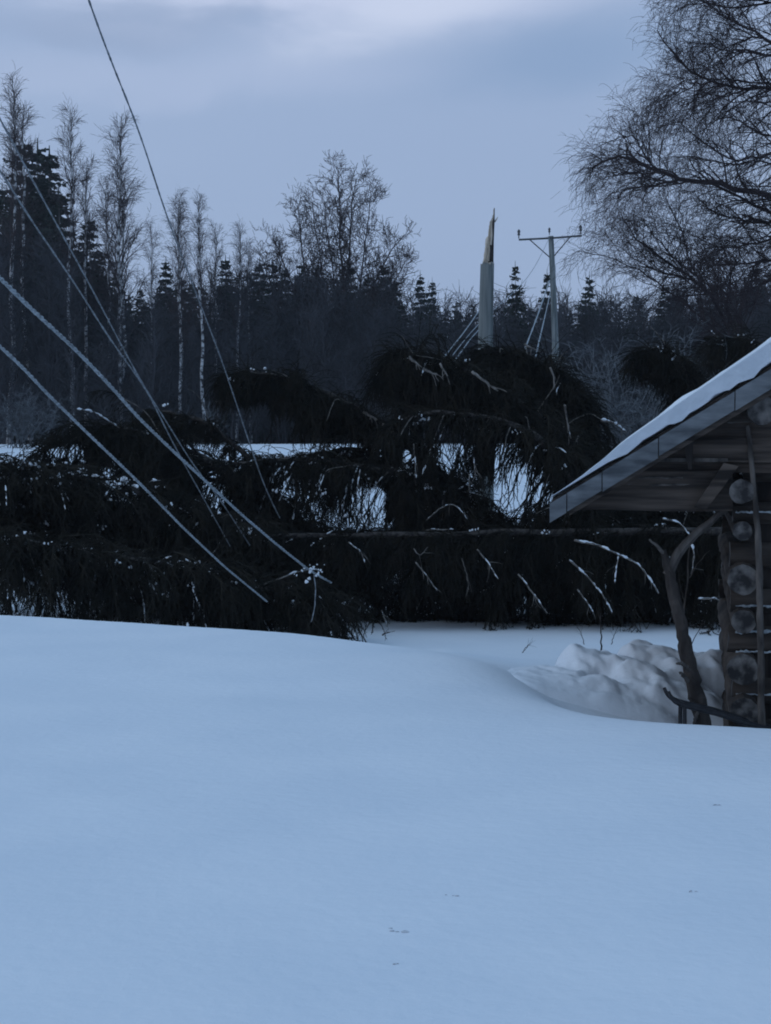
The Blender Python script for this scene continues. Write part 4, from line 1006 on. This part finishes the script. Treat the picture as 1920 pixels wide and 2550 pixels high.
# old sled end sticking out by the corner
def sled():
    base = P(1705, 1835, 10.6); r = empty('sled', base, 'black sled end with a curved-up tip poking from the snow by the cabin corner', 'sled')
    for nm, dy in (('runner', 0), ('runner', .16)):
        pts = [(1664, 1722, 10.6), (1668, 1735, 10.6), (1682, 1750, 10.6), (1702, 1757, 10.6), (1740, 1766, 10.6), (1790, 1778, 10.62), (1850, 1798, 10.65), (1930, 1822, 10.7)]
        o = resample(np.array([P(*p) for p in pts]), 30); o[:, 1] += dy; a = Acc()
        a.tubes(o - base, np.interp(np.linspace(0, 1, 30), [0, .1, 1], [.010, .015, .019]), 8, cap=True); a.build(nm, M_black, r, smooth=True)
    for px, dy in ((1705, 0), (1705, .16)):
        p = P(px, 1757, 10.6); p[1] += dy; a = Acc(); a.tubes(np.array([p, p + (0.004, 0, -.36)]) - base, np.array([.013, .012]), 8, cap=True); a.build('leg', M_black, r)
    a = Acc(); p = P(1705, 1757, 10.6) - base; a.tubes(np.array([p, p + (0, .16, 0)]), np.array([.011, .011]), 6, cap=True); a.build('cross_bar', M_black, r)
sled()

# ------------------------------------------------------------------ shovelled snow beside the cabin
def pile():
    n, m = 210, 110
    c = P(1530, 1700, 13.3)
    X = np.linspace(c[0] - 1.3, c[0] + 1.65, n); Y = np.linspace(11.9, 14.9, m)
    XX, YY = np.meshgrid(X, Y, indexing='ij'); rs = np.random.RandomState(2)
    H = np.full(XX.shape, -.05)
    def lump(px, d, topy, rx, ry, p=2.4, sk=0.0):
        q = P(px, topy, d); top = max(q[2] - GH(q[0], d), .03)
        r = (np.abs((XX - q[0] - sk * (YY - d)) / rx) ** p + np.abs((YY - d) / ry) ** p)
        ee = .7 if top > .25 else 1.6
        return np.where(r < 1, top * np.clip(1 - r, 0, 1) ** ee, -.35 * np.minimum(r - 1, 2))
    L = [lump(1490, 13.2, 1622, .34, .5), lump(1455, 13.3, 1618, .22, .4, 3), lump(1600, 13.5, 1598, .24, .42, 3), lump(1582, 13.0, 1640, .26, .4, 3), lump(1400, 13.0, 1668, .38, .5, 2.2),
         lump(1480, 12.6, 1690, .36, .35, 3.2), lump(1670, 13.3, 1622, .24, .5, 3), lump(1740, 13.6, 1630, .30, .5, 3), lump(1815, 13.7, 1640, .35, .5, 3), lump(1640, 12.7, 1690, .34, .4, 2.6),
         lump(1345, 12.9, 1705, .38, .6, 2), lump(1300, 12.8, 1740, .55, .8, 2), lump(1440, 12.2, 1775, .5, .35, 2.2), lump(1560, 12.4, 1725, .5, .4, 2.6), lump(1700, 12.8, 1700, .5, .5, 3), lump(1420, 12.5, 1740, .4, .4, 2.4)]
    k = 24.0
    H = np.log(sum(np.exp(k * l) for l in L) + np.exp(k * -.06)) / k
    # spade-cut chunks: soft-edged cells, each with its own height and tilt
    sx = rs.uniform(X[0], X[-1], 150); sy = rs.uniform(Y[0], Y[-1], 150); hh = rs.uniform(-1, 1, 150); tx = rs.normal(size=150) * .9; ty = rs.normal(size=150) * .9
    wx = XX + .03 * vnoise(XX, YY, 14.0, 3); wy = YY + .03 * vnoise(XX, YY, 13.0, 5)
    D2 = np.stack([(wx - a_) ** 2 + (wy - b_) ** 2 for a_, b_ in zip(sx, sy)]); wgt = np.exp(-(D2 - D2.min(0)) * 130.0); wgt /= wgt.sum(0)
    val = sum(wgt[q_] * (hh[q_] * .022 + np.clip(tx[q_] * (wx - sx[q_]) + ty[q_] * (wy - sy[q_]), -.06, .06) * .35) for q_ in range(150))
    near_ = S((H - .04) / .14)
    H += (val + .016 * vnoise(XX, YY, 9.0, 4) + .012 * vnoise(XX, YY, 26.0, 6) + .006 * vnoise(XX, YY, 60.0, 9)) * near_
    dx = .06 * vnoise(XX, YY + 3, 6.0, 8) * np.clip(H, 0, .3)
    Z = ground(XX, YY) + H
    e = np.minimum.reduce([S((XX - X[0]) / .7), S((X[-1] - XX) / .4), S((YY - Y[0]) / .3), S((Y[-1] - YY) / .3)])
    Z = ground(XX, YY) + (H - .05 * (1 - S(H / .09))) * e - .09 * (1 - e)
    a = Acc(); idx = np.arange(n * m).reshape(n, m)
    base = np.array((c[0], 13.3, GH(c[0], 13.3)))
    a.add(np.stack([XX + dx, YY, Z], -1) - base, np.stack([idx[:-1, :-1], idx[1:, :-1], idx[1:, 1:], idx[:-1, 1:]], -1).reshape(-1, 4))
    o = a.build('snow_pile', M_snow, smooth=True); o.location = base.tolist()
    tag(o, 'lumpy pile of shovelled snow beside the cabin corner', 'snow pile')
pile()

# ------------------------------------------------------------------ weeds in the snow
def weed(stems, d, label, seed):
    rs = np.random.RandomState(seed); c = P(stems[0][0][0][0], stems[0][0][0][1], d); base = np.array((c[0], d, GH(c[0], d)))
    a = Acc()
    for q, r in stems:
        o = resample(np.array([P(x, y, d) for x, y in q]), 9, rs, .003); a.tubes(o - base, np.linspace(r, r * .4, 9), 5)
        p, dd, rr, t = kids((o - base)[None], np.linspace(r, r * .4, 9)[None], 4, .4, 1, .6, rs, .2)
        a.tubes(grow(p, dd, rs.uniform(.03, .12, len(p)), 3, 0, .1, rs), taper(np.full(len(p), r * .35), 3, .6), 3)
    o = a.build('dry_weed', M_weed); o.location = base.tolist(); tag(o, label, 'weed', 'dry weed stems in the snow')
weed([([(1497, 1620), (1497, 1570), (1495, 1530)], .008)], 14.2, 'upright dark weed stem behind the top of the snow pile', 1)
weed([([(1455, 1605), (1445, 1570), (1436, 1560)], .004)], 14.6, 'thin weed stem left of the upright one behind the snow pile', 2)
weed([([(1522, 1605), (1532, 1575), (1538, 1560)], .004)], 14.6, 'thin weed stem right of the upright one behind the snow pile', 3)
weed([([(1298, 1628), (1310, 1612), (1322, 1602)], .004), ([(1302, 1626), (1318, 1606)], .003)], 17.0, 'small dry weed lying on the open yard snow', 4)
weed([([(1722, 1605), (1740, 1570), (1756, 1545)], .004)], 13.4, 'thin weed stem right of the crooked post', 5)
weed([([(958, 1590), (950, 1582), (968, 1574)], .012)], 18.6, 'dark twig end lying on the snow in front of the felled spruces', 6)

# little marks on the near snow: grey flecks, the first painting the shade of a dent
rs = np.random.RandomState(12)
for i, (px, py, r, lab) in enumerate([(1000, 2336, .013, 'grey fleck painting the shade of a dent in the near snow below the middle'), (1130, 2240, .008, 'tiny pale fleck on the near snow right of the middle'), (1786, 2010, .008, 'tiny fleck on the snow below the cabin'),
                                  (988, 2418, .005, 'tiny dark speck near the bottom of the snow'), (1724, 2230, .006, 'tiny fleck low on the right side of the snow')]):
    d0 = EYE / ((py - HOR) / F); g = P(px, py, d0); g[2] = GH(g[0], g[1]); a = Acc(); k = 6 if i == 0 else 3
    c = np.stack([rs.normal(size=k) * r * 1.6, rs.normal(size=k) * r, np.full(k, .0005)], 1); a.blobs(c, np.tile([[r, r * .5, .004]], (k, 1)) * rs.uniform(.5, 1.2, (k, 1)), rs)
    o = a.build('snow_fleck', M_fleck); o.location = g.tolist(); tag(o, lab, 'mark', 'flecks on the near snow')

# ------------------------------------------------------------------ air: the faint haze that lifts the far wood
def haze():
    a = Acc(); a.box((-160, -12, -4), (160, 380, 24)); m = bpy.data.materials.new('haze'); m.use_nodes = True; t = m.node_tree; t.nodes.clear()
    o = t.nodes.new('ShaderNodeOutputMaterial'); v = t.nodes.new('ShaderNodeVolumePrincipled'); v.inputs['Density'].default_value = .00045
    v.inputs['Color'].default_value = (.86, .90, 1, 1); t.links.new(v.outputs[0], o.inputs['Volume'])
    ob = a.build('haze', m); tag(ob, 'thin blue evening haze over the whole scene', 'haze', kind='stuff')
haze()
